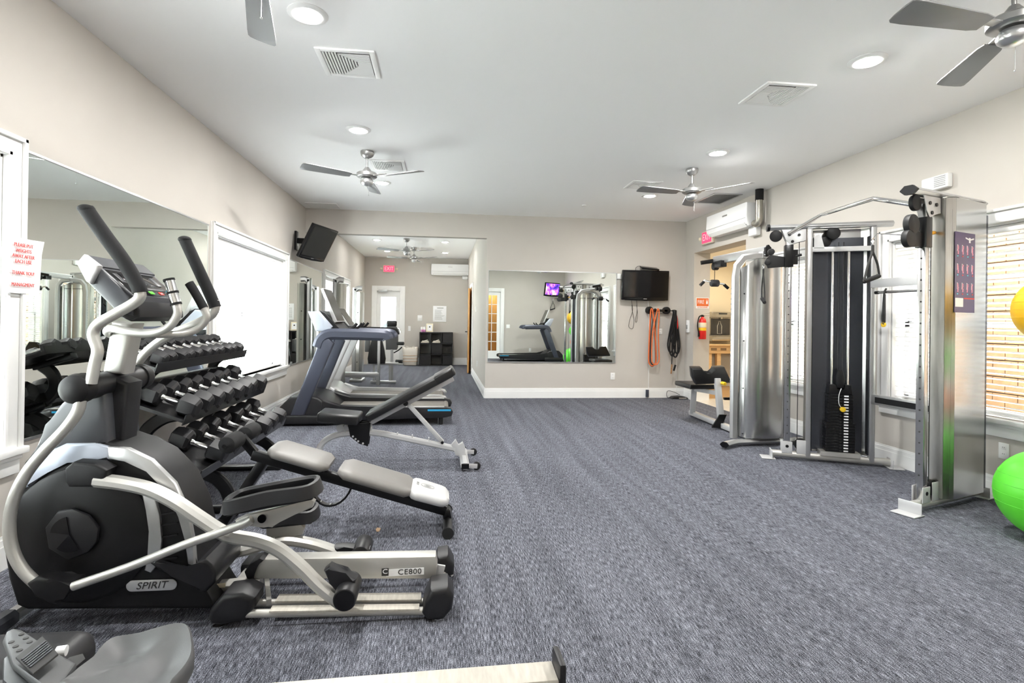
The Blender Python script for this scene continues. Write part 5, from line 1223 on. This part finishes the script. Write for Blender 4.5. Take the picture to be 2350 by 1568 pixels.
# bottle filler and wooden counter in the hall
Yh = HY
f0, f1 = P(1629, 716, Y=Yh-.12), P(1679, 789, Y=Yh-.12)
t = thing('bottle_filler', 'stainless steel bottle filling station on the hall end wall', 'water fountain', ((f0.x+f1.x)/2, Yh, f1.z))
MB().box(f0.x, f1.x, Yh-.10, Yh, f1.z+.14, f0.z, bev=.008).build('back_panel', 'steel', t)
MB().box(f0.x+.03, f1.x-.03, Yh-.105, Yh-.098, f1.z+.17, f0.z-.13, bev=.006).build('alcove', 'shroud_dark', t)
MB().box(f0.x, f1.x, Yh-.20, Yh-.10, f0.z-.11, f0.z, bev=.012).build('hood', 'steel', t)
MB().box(f0.x+.15, f1.x-.15, Yh-.204, Yh-.198, f0.z-.05, f0.z-.02).build('display', 'glass_dark', t)
MB().prism([(f0.x, Yh-.22, f1.z+.05), (f1.x, Yh-.22, f1.z+.05), (f1.x, Yh-.24, f1.z+.15), (f0.x, Yh-.24, f1.z+.15)], (0, .20, 0), bev=.01).build('basin', 'steel', t)
MB().cyl(((f0.x+f1.x)/2, Yh-.15, f0.z-.14), ((f0.x+f1.x)/2, Yh-.15, f0.z-.11), .012).build('spout', 'chrome', t)
cx_ = (f0.x+f1.x)/2-.02
bo = [(cx_-.045, f1.z+.20), (cx_+.045, f1.z+.20), (cx_+.045, f1.z+.36), (cx_+.018, f1.z+.42), (cx_+.018, f1.z+.45), (cx_-.018, f1.z+.45), (cx_-.018, f1.z+.42), (cx_-.045, f1.z+.36)]
MB().tube([V((x, Yh-.108, z)) for x, z in bo], .004, seg=6, closed=True).build('bottle_symbol', 'white', t)
t = thing('wooden_counter', 'pale wood counter cabinet with slots below the bottle filler', 'cabinet', (5.6, 9.9, 0))
w0, w1 = P(1629, 790, Y=9.85), P(1700, 812, Y=9.85)
MB().box(w0.x-.05, w1.x+.15, 9.80, HY-.26, w1.z+.15, w0.z, bev=.006).build('top', 'wood_pale', t)
fr_ = MB().box(w0.x-.03, w1.x+.13, 9.84, HY-.26, w1.z, w1.z+.15, bev=.004).build('apron', 'wood_pale', t)
for k in range(4): x = w0.x+.02+k*.20; MB().box(x, x+.12, 9.836, 9.842, w1.z+.06, w1.z+.11).build('vent_slot', 'cork', fr_)
for x in (w0.x-.03, w0.x+.16, w1.x+.05): MB().box(x, x+.08, 9.86, HY-.26, 0, w1.z).build('leg_panel', 'wood_pale', t)
MB().box(w0.x+.02, w1.x+.08, 9.95, 9.98, .25, w1.z).build('grey_panel', 'ink_grey', t)
MB().cyl((w1.x-.0, 9.80, w1.z-.06), (w1.x-.12, 9.80, w1.z-.06), .03).build('push_tap', 'chrome', t)
# wall air conditioners
def aircon(lb, w_=1.06):
    t = thing('air_conditioner', lb, 'air conditioner', group='wall air conditioners')
    prof = [(0, 0), (-.16, 0), (-.205, .06), (-.215, .12), (-.205, .30), (0, .30)]
    MB().prism([(-w_/2, y, z) for y, z in prof], (w_, 0, 0), bev=.018, seg=3).build('body', 'white', t)
    MB().obox((0, -.172, .020), V((w_/2-.07, 0, 0)), V((0, .028, -.032)).normalized()*.028*1.2, V((0, -.006, -.005))).build('flap', 'trim', t)
    MB().box(-w_/2+.06, w_/2-.06, -.175, -.12, .012, .024).build('air_slot', 'vent_dark', t)
    MB().box(-w_/2+.02, w_/2-.02, -.2165, -.214, .095, .099).build('seam', 'ink_grey', t)
    MB().box(-.06, .06, -.2165, -.213, .21, .23).build('maker_mark', 'silver', t)
    return t
ac = aircon('white wall air conditioner on the right wall above the opening'); ac.location = (XR, 6.99, 2.58); ac.rotation_euler = (0, 0, R(-90))
ac2 = dup(ac, (.20, YF, 2.545), 0, 'white wall air conditioner on the far room end wall')
for o in (ac2,):
    pass
t = thing('refrigerant_duct', 'grey pipe duct rising from the air conditioner to the ceiling', 'duct', (XR-.08, 6.36, 2.55))
MB().tube([(XR-.10, 6.46, 2.60), (XR-.10, 6.40, 2.585), (XR-.10, 6.36, 2.62), (XR-.10, 6.355, 2.70), (XR-.10, 6.355, 2.90)], .045, seg=16, smooth=5).build('duct', 'duct', t)
MB().cyl((XR-.10, 6.355, 2.88), (XR-.10, 6.355, ZC), .05, seg=18).build('collar', 'foam', t)
t = thing('pump_box', 'small white condensate box under the right wall air conditioner', 'box', (XR, 6.55, 2.45)); MB().box(XR-.08, XR, 6.46, 6.64, 2.45, 2.575, bev=.02, seg=3).build('case', 'white', t)
t = thing('pump_box', 'small white condensate box under the far air conditioner', 'box', (.65, YF, 2.44)); MB().box(.55, .71, YF-.09, YF, 2.435, 2.535, bev=.02, seg=3).build('case', 'white', t)
# exit signs
def exit_sign(lb):
    t = thing('exit_sign', lb, 'exit sign', group='exit signs')
    MB().box(-.17, .17, -.05, 0, -.105, .105, bev=.012).build('housing', 'exit_housing', t)
    f = MB().box(-.145, .145, -.053, -.049, -.085, .085).build('lit_face', 'exit_red', t)
    text('exit_lettering', 'EXIT', .15, 'exit_letter', (0, -.0545, 0), (1, 0, 0), (0, 0, 1), f, wx=.80)
    for s_ in (-1, 1): MB().lathe([(0, -.0), (.03, .0), (.036, .02), (.03, .05), (0, .055)], o=(s_*.19, -.02, 0), axis=(s_*.9, -.4, 0), seg=16).build('lamp_head', 'frame_cream', t)
    return t
es = exit_sign('red lit exit sign above the far glazed door'); es.location = (-1.505, YF, 2.69)
es2 = dup(es, (XR, 7.80, 2.63), R(-90), 'red lit exit sign half hidden behind the right air conditioner')
# ================================================================== far room furniture
t = thing('rules_poster', 'framed white notice sheet on the far room wall', 'notice', (-.075, YF, 1.22))
MB().box(-.262, .113, YF-.012, YF, 1.22, 1.672, bev=.003).build('sheet', 'paper', t)
b = MB(); b.box(-.15, .03, YF-.014, YF-.012, 1.60, 1.622)
for k in range(13): b.box(-.215, -.215+random.uniform(.18, .29), YF-.0135, YF-.012, 1.55-k*.022, 1.557-k*.022)
b.build('printed_lines', 'ink_grey', t, kind='stuff')
t = thing('cube_shelf', 'black nine cube shelf against the far room wall', 'shelf', (-.16, 14.8, 0))
sx0, sx1, sy0, sy1, sh_h = -.62, .30, 14.62, 14.97, .93
for z in (0.0, .30, .605, .905): MB().box(sx0, sx1, sy0, sy1, z, z+.025).build('shelf_board', 'shelf_black', t)
for k in range(4): x = sx0+(sx1-sx0-.025)*k/3; MB().box(x, x+.025, sy0, sy1, .025, .905).build('upright_board', 'shelf_black', t)
MB().box(sx0, sx1, sy1-.006, sy1, .025, .905).build('back_board', 'shelf_inner', t)
cw_ = (sx1-sx0)/3
for k in (1,): pass
for (i, j) in ((1, 1), (0, 0), (2, 0), (2, 2)):
    x = sx0+cw_*i; MB().box(x+.03, x+cw_-.01, sy0+.01, sy0+.02, .03+.305*j, .29+.305*j).build('cube_door', 'shelf_black', t)
for k, (x, lb) in enumerate(((-.47, 'folded cream towels in the upper left cube'), (-.16, 'folded white towels in the upper middle cube'))):
    t = thing('folded_towel', lb, 'towel', (x, 14.75, .63))
    for i in range(2): MB().obox((x+.01*i, 14.76, .645+.03*i), V((.115-.02*i, 0, .0)), V((0, .10, 0)), V((0, 0, .014)), bev=.012, seg=3).build('fold', 'towel', t)
    MB().obox((x+.03, 14.74, .70), V((.05, 0, .015)), V((0, .08, 0)), V((0, 0, .010)), bev=.008).build('fold', 'towel', t)
t = thing('picture_frame', 'cream picture frame standing on the black cube shelf', 'picture frame', (-.35, 14.75, .93))
MB().obox((-.345, 14.76, 1.05), V((.095, 0, 0)), V((0, .008, 0)), V((0, .03, .118)), bev=.004).build('frame', 'frame_cream', t)
MB().obox((-.345, 14.749, 1.052), V((.065, 0, 0)), V((0, .002, 0)), V((0, .022, .085))).build('print', 'paper', t)
MB().obox((-.345, 14.746, 1.075), V((.018, 0, 0)), V((0, .001, 0)), V((0, .005, .018))).build('print_mark', 'ink_black', t)
for x, lb in ((-.555, 'left pink candle jar on the black cube shelf'), (-.49, 'right pink candle jar on the black cube shelf')):
    t = thing('candle_jar', lb, 'jar', (x, 14.74, .93), group='candle jars')
    MB().lathe([(0, .931), (.03, .931), (.033, .94), (.033, 1.00), (0, 1.00)], o=(x, 14.74, 0), seg=16).build('wax', 'wax_purple', t)
    MB().lathe([(.033, 1.0), (.034, 1.0), (.034, 1.06), (.026, 1.075), (0, 1.075)], o=(x, 14.74, 0), seg=16).build('lid', 'white', t)
t = thing('laundry_bag', 'slouching white canvas bag with tan stripes beside the shelf', 'bag', (-.87, 14.7, 0))
rings = []
for z, hw, hd, c in ((0.005, .17, .10, 0), (.03, .19, .12, 0), (.2, .20, .12, .01), (.36, .215, .11, .01), (.44, .225, .09, 0), (.47, .23, .07, 0)):
    rings.append([V((-.87+c+hw*math.copysign(abs(math.cos(a))**.7, math.cos(a)), 14.72+hd*math.sin(a), z+(.06*math.cos(a)**2 if z > .4 else 0))) for a in [2*math.pi*i/20 for i in range(20)]])
MB().loft(rings).build('sack', 'bag', t, ang=60)
for z in (.12, .20, .28): b = MB(); b.tube([V((-.865+.203*math.copysign(abs(math.cos(a))**.7, math.cos(a)), 14.72+.123*math.sin(a), z)) for a in [math.pi+math.pi*i/12 for i in range(13)]], .007, seg=6); b.build('stripe', 'bag_stripe', t)
for s_ in (-1, 1): MB().tube([(-.87+s_*.12, 14.66, .46), (-.87+s_*.10, 14.64, .53), (-.87+s_*.02, 14.64, .50)], .008, smooth=4).build('strap', 'bag', t)
# weight machines by the left wall of the far room
def slim_tower(x, y, h, lb):
    t = thing('weight_tower', lb, 'gym machine', (x, y, 0), group='weight towers in the far room')
    path = catmull([V((x, y, .05)), V((x, y, h-.15)), V((x+.01, y, h-.05)), V((x+.06, y, h)), V((x+.14, y, h-.005))], 5)
    MB().rtube(path, .10, .07, up=(0, 1, 0), c=.4).build('column', 'silver', t)
    sh = MB(); pr_ = [(x+.05, y-.13), (x+.12, y-.17), (x+.17, y-.12), (x+.17, y+.12), (x+.12, y+.17), (x+.05, y+.13)]
    sh.prism([V((a, c, .08)) for a, c in pr_], (0, 0, h-.16), bev=.004); sh.build('shroud', 'steel_worn', t)
    MB().box(x-.06, x+.20, y-.22, y+.22, 0, .06, bev=.015).build('base', 'silver', t)
    b = MB()
    for z in (.4, .9, 1.4): b.cyl((x+.08, y-.155, z), (x+.08, y-.165, z), .01, seg=8)
    b.build('bolt', 'black_metal', t, kind='stuff')
    return t
slim_tower(-1.93, 9.78, 1.98, 'slim grey weight tower before the far left window')
slim_tower(-1.78, 11.0, 1.90, 'pale slim weight tower further along the far left wall')
t = thing('leg_machine', 'black padded leg press machine with silver frame in the far room', 'gym machine', (-1.3, 10.6, 0))
G = lambda x, y, Y=10.5: P(x, y, Y=Y)
MB().bar((-1.90, 10.35, .20), (-1.20, 10.35, .20), .09, .10, bev=.02).build('main_beam', 'silver', t)
for x in (-1.90, -1.22): MB().bar((x, 10.35, .0), (x, 10.35, .18), .07, .07, bev=.01).build('beam_leg', 'silver', t)
MB().bar((-1.21, 10.35, .0), (-1.21, 10.35, .90), .075, .05, bev=.006).build('front_post', 'silver', t)
MB().box(-1.235, -1.185, 10.315, 10.322, .45, .65).build('instruction_plate', 'paper', t)
MB().bar((-1.45, 10.55, .40), (-.85, 10.55, .40), .05, .05, bev=.008).build('seat_beam', 'silver', t)
for x in (-1.33, -1.02): MB().bar((x, 10.62, 0), (x, 10.62, .40), .045, .045).build('leg', 'silver', t)
MB().bar((-1.40, 10.62, .03), (-.90, 10.62, .03), .06, .05, bev=.01).build('foot_bar', 'silver', t)
hg = [(-.16, .0), (-.175, .1), (-.15, .25), (-.11, .42), (-.10, .52), (.10, .52), (.11, .42), (.15, .25), (.175, .1), (.16, 0)]
MB().prism([V((-1.265+a*1.0, 10.44, .40+z)) for a, z in hg], (0, .07, 0), bev=.02).build('seat_pad', 'vinyl_black', t)
MB().prism([V((-1.12+a, 10.72, .66+z)) for a, z in ((-.0, 0), (.22, 0), (.24, .06), (.24, .40), (.20, .48), (.02, .48), (-.02, .40))], (0, .08, 0), bev=.02).build('back_pad', 'vinyl_dark', t)
MB().obox((-1.01, 10.74, 1.19), V((.10, 0, 0)), V((0, .04, 0)), V((0, 0, .055)), bev=.025, seg=3).build('head_pad', 'vinyl_black', t)
MB().box(-1.52, -1.42, 10.62, 10.70, .62, .86, bev=.015).build('side_pad', 'vinyl_dark', t)
MB().cyl((-.90, 10.75, .79), (-.76, 10.70, .79), .035, seg=16, bev=.008).build('roller_pad', 'vinyl_black', t)
MB().cyl((-.92, 10.75, .43), (-.78, 10.70, .43), .035, seg=16, bev=.008).build('roller_pad', 'vinyl_black', t)
MB().tube([(-.90, 10.75, 1.10), (-.85, 10.72, 1.08), (-.82, 10.70, 1.0)], .012, smooth=4).build('handle', 'chrome', t)
MB().tube([(-.96, 10.72, .60), (-.86, 10.70, .66), (-.80, 10.70, .72)], .012, smooth=4).build('lever', 'black_metal', t)
MB().bar((-1.0, 10.75, .03), (-1.0, 10.75, .7), .05, .05).build('back_post', 'silver', t)
MB().bar((-1.0, 10.75, .7), (-1.0, 10.78, 1.15), .04, .04).build('head_post', 'silver', t)
# ================================================================== ceiling fixtures
def downlight_proto():
    t = thing('recessed_light', '', 'light')
    MB().lathe([(.112, 0), (.112, -.004), (.098, -.012), (.076, -.014), (.066, -.010), (.064, 0)], seg=32).build('trim_ring', 'trim', t)
    MB().lathe([(.0, -.022), (.03, -.020), (.052, -.014), (.062, -.006), (.063, -.001)], seg=28).build('lens', 'lens', t)
    return t
dl = downlight_proto()
LP = [(-.79, 1.28, 'first recessed ceiling light of the left row, out above the rowing machine'), (-.79, 3.10, 'recessed ceiling light beside the fan blade at the top left'),
      (-.79, 4.93, 'recessed ceiling light between the near square vent and the left fan'), (-.785, 6.80, 'recessed ceiling light just behind the left ceiling fan'),
      (2.75, 1.28, 'first recessed ceiling light of the right row, before the near fan'), (2.75, 3.15, 'recessed ceiling light beside the large fan at the top right'),
      (2.76, 5.05, 'recessed ceiling light in front of the right mid fan'), (2.80, 6.90, 'recessed ceiling light just left of the right mid fan blade'),
      (-1.45, 11.73, 'recessed light in the far room ceiling, front left'), (.04, 11.74, 'recessed light in the far room ceiling, front right'),
      (-1.42, 13.62, 'recessed light in the far room ceiling, rear left'), (.05, 13.64, 'recessed light in the far room ceiling, rear right')]
for i, (x, y, lb) in enumerate(LP):
    o = dl if i == 0 else dup(dl, (0, 0, 0), 0)
    o.location = (x, y, ZC); o['label'] = lb; o['group'] = 'recessed ceiling lights'
    if y > 10:
        for ch in o.children:
            if ch.name.startswith('lens'):
                if 'FARLENS' not in globals(): FARLENS = ch.data.copy(); FARLENS.materials[0] = MATS['lens_far']
                ch.data = FARLENS
def warm(x, y, z, lb, name='recessed_light'):
    t = thing(name, lb, 'light', (x, y, z))
    MB().lathe([(.12, z), (.12, z-.01), (.09, z-.02), (.085, z)], o=(x, y, 0)).build('trim_ring', 'trim', t)
    MB().lathe([(0, z-.016), (.06, z-.014), (.085, z-.006)], o=(x, y, 0)).build('lens', 'lens_warm', t)
warm(5.3, 7.4, 2.6, 'warm recessed light in the hall before the bottle filler')
warm(5.5, 9.2, 2.6, 'warm recessed light in the hall above the bottle filler')
warm(1.6, YN-.8, 2.6, 'warm recessed light in the lobby behind the glazed door')
# fans -----------------------------------------------------------------
def fan_proto():
    t = thing('ceiling_fan', '', 'ceiling fan')
    MB().lathe([(0, 0), (.068, 0), (.070, -.02), (.062, -.045), (.040, -.065), (.022, -.075), (0, -.075)]).build('canopy', 'fan_metal', t)
    MB().cyl((0, 0, -.07), (0, 0, -.20), .011).build('downrod', 'fan_metal', t)
    MB().lathe([(0, -.165), (.02, -.165), (.045, -.20), (.05, -.215), (.095, -.222), (.105, -.232), (.105, -.262), (.092, -.272), (.06, -.275), (0, -.275)]).build('motor_housing', 'fan_metal', t)
    MB().lathe([(0, -.285), (.055, -.285), (.062, -.30), (.068, -.315), (.062, -.335), (.045, -.352), (.02, -.36), (0, -.362)]).build('switch_housing', 'alu', t)
    b = MB(); b.cyl((.05, -.03, -.34), (.05, -.03, -.46), .0012, seg=5); b.ball((.05, -.03, -.465), .005, u=8, v=6); b.build('pull_chain', 'alu', t)
    for k in range(3):
        a = k*2*math.pi/3; M = Matrix.Rotation(a, 4, 'Z')
        b = MB(); pr = []
        n = 9
        top = [(.17, .042)] + [(.17+.47*i/n, .050+.022*i/n) for i in range(1, n)] + [(.645, .070), (.66, .060), (.665, .03)]
        bot = [(x, -y) for x, y in reversed(top)]
        tilt = Matrix.Rotation(R(12), 4, 'X')
        p2 = [tilt @ V((x, y, 0)) + V((0, 0, -.268)) for x, y in top+bot]
        b.prism(p2, (0, 0, -.006), bev=.0015); b.xform(M); bl = b.build('blade', 'fan_blade', t)
        b = MB(); b.bar((.06, 0, -.262), (.20, 0, -.262), .05, .008, bev=.002); b.box(.17, .25, -.028, .028, -.264, -.256, bev=.003); b.xform(M); b.build('blade_bracket', 'fan_metal', bl)
    return t
fp = fan_proto()
FP = [(-.80, 2.27, R(105), 'ceiling fan at the top left edge showing one dark blade'), (2.76, 2.27, R(64.5), 'large brushed nickel ceiling fan at the top right corner'),
      (-.80, 5.57, R(-30), 'brushed nickel ceiling fan in the middle left of the ceiling'), (2.78, 5.64, R(68), 'brushed nickel ceiling fan in front of the wall air conditioner'),
      (-.79, 11.47, R(-30), 'first ceiling fan inside the far room'), (-.70, 12.82, R(-38), 'rear ceiling fan inside the far room, near the red exit sign')]
for i, (x, y, a, lb) in enumerate(FP):
    o = fp if i == 0 else dup(fp, (0, 0, 0), 0)
    o.location = (x, y, ZC); o.rotation_euler = (0, 0, a); o['label'] = lb; o['group'] = 'ceiling fans'
# vents ----------------------------------------------------------------
def vent(x, y, lb, w=.19, rot=0, flip=1):
    t = thing('ceiling_vent', lb, 'vent', (0, 0, 0), group='square ceiling vents')
    b = MB(); z = 0
    for s in (-1, 1):
        b.box(min(s*w, s*(w-.035)), max(s*w, s*(w-.035)), -w, w, z-.012, z, bev=.003); b.box(-w+.035, w-.035, min(s*w, s*(w-.035)), max(s*w, s*(w-.035)), z-.012, z, bev=.003)
    b.build('frame', 'trim', t)
    MB().box(-w+.03, w-.03, -w+.03, w-.03, -.001, .002).build('backing', 'vent_dark', t)
    i0 = w-.04; n = 11; pit = 2*i0*.70/n; wd = pit*.62
    for k in range(n):
        x0 = -i0+k*pit; yk = -i0 if k < 5 else -i0+(k-4)*pit*.8
        ye = i0 if k < 6 else i0-(k-5)*pit*1.35
        pl = [(x0, ye), (x0, yk), (x0+wd, yk), (x0+wd, ye)] if k < 5 else [(x0, ye), (x0, yk), (i0, yk), (i0, yk+wd*.8), (x0+wd, yk+wd*.8), (x0+wd, ye)]
        MB().prism([(flip*a_, c_, -.012) for a_, c_ in pl], (0, 0, .007)).build('louvre', 'trim', t, ang=0)
    xk = -i0+n*pit; ykk = -i0+(n-4)*pit*.8
    MB().prism([(flip*a_, c_, -.012) for a_, c_ in ((xk, ykk), (i0, ykk), (i0, i0), (-i0+5*pit, i0), (xk, i0-5.2*pit*1.35))], (0, 0, .008)).build('plain_plate', 'trim', t, ang=0)
    t.location = (x, y, ZC); t.rotation_euler = (0, 0, rot)
    return t
vent(-.653, 3.655, 'square ceiling vent nearest the camera on the left', rot=0)
vent(2.48, 3.70, 'square ceiling vent on the right ahead of the large fan', flip=-1)
vent(-.63, 6.02, 'square ceiling vent partly behind the left ceiling fan')
vent(2.49, 6.37, 'square ceiling vent left of the mid right ceiling fan', flip=-1)
def grille(x0, x1, y0, y1, lb, n, m='trim', dark='vent_dark', axis='x'):
    t = thing('return_grille', lb, 'vent', ((x0+x1)/2, (y0+y1)/2, ZC))
    b = MB(); z = ZC; e = .025
    b.box(x0, x1, y0, y0+e, z-.01, z); b.box(x0, x1, y1-e, y1, z-.01, z); b.box(x0, x0+e, y0+e, y1-e, z-.01, z); b.box(x1-e, x1, y0+e, y1-e, z-.01, z); b.build('frame', m, t)
    MB().box(x0+e, x1-e, y0+e, y1-e, z-.003, z-.001).build('backing', dark, t)
    for k in range(n):
        b = MB()
        if axis == 'y':
            q = x0+e+(x1-x0-2*e)*(k+.5)/n; b.obox(V((q, (y0+y1)/2, z-.007)), V(((x1-x0)/n*.44, 0, .003)), V((0, (y1-y0)/2-e, 0)), V((0, 0, .001)))
        else:
            q = y0+e+(y1-y0-2*e)*(k+.5)/n; b.obox(V(((x0+x1)/2, q, z-.007)), V(((x1-x0)/2-e, 0, 0)), V((0, (y1-y0)/n*.44, .003)), V((0, 0, .001)))
        b.build('louvre', m, t)
grille(-2.08, -1.62, 8.15, 8.55, 'pale slotted ceiling grille above the corner television', 4, axis='y')
grille(3.58, 3.98, 6.62, 7.2, 'slotted return air grille in the ceiling above the wall air conditioner', 14, m='alu')
t = thing('smoke_cap', 'tiny white round cap on the ceiling before the back wall', 'detector', (*P(1340, 471, Z=ZC).xy, ZC))
MB().lathe([(0, ZC-.012), (.03, ZC-.01), (.035, ZC)], o=(*P(1340, 471, Z=ZC).xy, 0)).build('cap', 'trim', t)
# ================================================================== outside
structure(MB().box(-60, 60, -40, 80, -.4, -.16), 'ground', 'grass')
structure(MB().box(-13, -7, -40, 80, -.16, -.13), 'road', 'pavement')
structure(MB().box(-5.5, XL-.25, -8, 16, -.16, -.12), 'bounce_paving', 'pavement')  # pale paving added to bounce daylight up onto the ceiling
structure(MB().box(-6, 3, YF+3, YF+9, -.16, -.13), 'parking', 'pavement')
structure(MB().box(XR+.35, XR+1.9, -5, 6.1, -.16, -.12), 'walk', 'pavement')
# brick building outside the right hand windows
def brick_building():
    X = 7.2
    t = thing('brick_building', 'tan brick building standing outside the right hand windows', 'building', (X, 2.5, -.13))
    MB().box(X+.02, X+.3, -3.0, 8.0, -.13, 3.6).build('mortar_wall', 'mortar', t, ang=0)
    pale = MB(); L, Hh, g = .29, .092, .014
    mes = []
    for m in ('brick', 'brick_pale'):
        q = MB(); q.box(-.02, .02, -L/2, L/2, -Hh/2, Hh/2, bev=.006, seg=1); mes.append(q.mesh('brick', m, 0))
    rest = MB(); n = 0
    for r in range(int(3.6/(Hh+g))):
        for c in range(int(11/(L+g))):
            y = -3+(c+.5+(r % 2)*.5)*(L+g); z = -.1+(r+.5)*(Hh+g)
            if y > 7.8: continue
            if 1.0 < y < 5.2 and .2 < z < 2.75 and n < 300:
                link('brick', mes[random.random() < .5], t, V((0, y-2.5, z+.13))); n += 1
            else: rest.box(X-.02, X+.02, y-L/2, y+L/2, z-Hh/2, z+Hh/2)
    rest.build('brickwork', 'brick', t, ang=0, kind='stuff')
    b = MB(); b.box(X-.06, X+.02, 3.2, 4.1, .9, 2.3); w_ = b.build('window', 'trim', t)
    for k in range(2): MB().box(X-.075, X-.06, 3.27, 4.03, .97+k*.66, 1.57+k*.66).build('pane', 'glass_dark', w_)
    b = MB(); b.prism([(X-.7, -3.2, 3.5), (X+1.2, -3.2, 4.3), (X+1.2, -3.2, 4.4), (X-.7, -3.2, 3.62)], (0, 11.4, 0)); b.build('roof', 'roof', t)  # overhanging roof out of view, added to shade the bricks
brick_building()
def tree(x, y, h, r, lb):
    t = thing('tree', lb, 'tree', (x, y, -.16), group='trees outside')
    MB().tube([(x, y, -.16), (x+.1, y, h*.4), (x, y+.1, h*.7)], .16, seg=8, smooth=4).build('trunk', 'bark', t)
    b = MB()
    for k in range(14):
        a = random.random()*6.28; q = random.random()*r*.7
        c = V((x+math.cos(a)*q, y+math.sin(a)*q, h*.55+random.random()*h*.45)); rr = r*(.35+.25*random.random())
        bmesh.ops.create_icosphere(b.bm, subdivisions=2, radius=rr, matrix=Matrix.Translation(c))
    for v in b.bm.verts: v.co += V((random.uniform(-1, 1), random.uniform(-1, 1), random.uniform(-1, 1)))*.13
    b.build('crown', 'leaf', t, ang=0)
tree(-15, 19, 6, 2.6, 'green tree beyond the road outside the left window')
tree(-17, 24, 7, 3.0, 'second green tree further along the road outside the left window')
tree(-3.5, 41, 8, 4.2, 'green tree outside the far glazed door')
def house(x0, x1, y0, y1, h, lb):
    t = thing('house', lb, 'house', ((x0+x1)/2, (y0+y1)/2, -.16))
    MB().box(x0, x1, y0, y1, -.16, h).build('wall', 'siding', t, ang=0)
    cx, cy = (x0+x1)/2, (y0+y1)/2
    b = MB(); v = [(x0-.5, y0-.5, h), (x1+.5, y0-.5, h), (x1+.5, y1+.5, h), (x0-.5, y1+.5, h)]
    if x1-x0 > y1-y0: rdg = [(x0+(y1-y0)/2, cy, h+2), (x1-(y1-y0)/2, cy, h+2)]
    else: rdg = [(cx, y0+(x1-x0)/2, h+2), (cx, y1-(x1-x0)/2, h+2)]
    vs = [b.bm.verts.new(p) for p in v+rdg]
    F_ = ((0,1,5,4), (1,2,5), (2,3,4,5), (3,0,4), (3,2,1,0)) if x1-x0 > y1-y0 else ((0,1,4), (1,2,5,4), (2,3,5), (3,0,4,5), (3,2,1,0))
    for f in F_: b.bm.faces.new([vs[i] for i in f])
    b.build('roof', 'roof', t, ang=0)
    for k in range(3):
        if x1-x0 > y1-y0: xx = x0+(x1-x0)*(k+.5)/3; b = MB(); b.box(xx-.5, xx+.5, y0-.06, y0, .9, 2.0); g = MB(); g.box(xx-.42, xx+.42, y0-.08, y0-.06, .98, 1.92)
        else: yy = y0+(y1-y0)*(k+.5)/3; b = MB(); b.box(x1, x1+.06, yy-.5, yy+.5, .9, 2.0); g = MB(); g.box(x1+.06, x1+.08, yy-.42, yy+.42, .98, 1.92)
        wn = b.build('window', 'trim', t); g.build('pane', 'glass_dark', wn)
house(-24, -17.5, 4, 14, 2.7, 'pale house with a dark roof across the road outside the left window')
house(-7, 2, 26, 33, 2.5, 'grey roofed house seen through the far glazed door')
def car(x, y, rz, m, lb):
    t = thing('car', lb, 'car', (0, 0, 0), group='parked cars outside')
    side = [(-2.1, .3), (-2.15, .65), (-1.9, .85), (-1.2, .92), (-.6, 1.38), (.7, 1.40), (1.35, .98), (2.0, .85), (2.12, .55), (2.1, .3)]
    MB().prism([(a, -.85, z) for a, z in side], (0, 1.7, 0), bev=.08).build('body', m, t)
    win = [(-1.02, .96), (-.54, 1.30), (.64, 1.32), (1.12, 1.0)]
    for s in (-.86, .852): MB().prism([(a, s, z) for a, z in win], (0, .01, 0)).build('side_window', 'glass_dark', t)
    for a in (-1.35, 1.35):
        for s in (-.86, .66): MB().cyl((a, s, .32), (a, s+.2, .32), .32, seg=20, bev=.03).build('wheel', 'rubber', t)
    t.location = (x, y, -.13); t.rotation_euler = (0, 0, rz)
car(-9.5, 17.5, R(85), 'car_paint', 'grey parked car outside the left window')
car(-1.6, YF+6, R(8), 'slate_light', 'silver car parked outside the far glazed door')
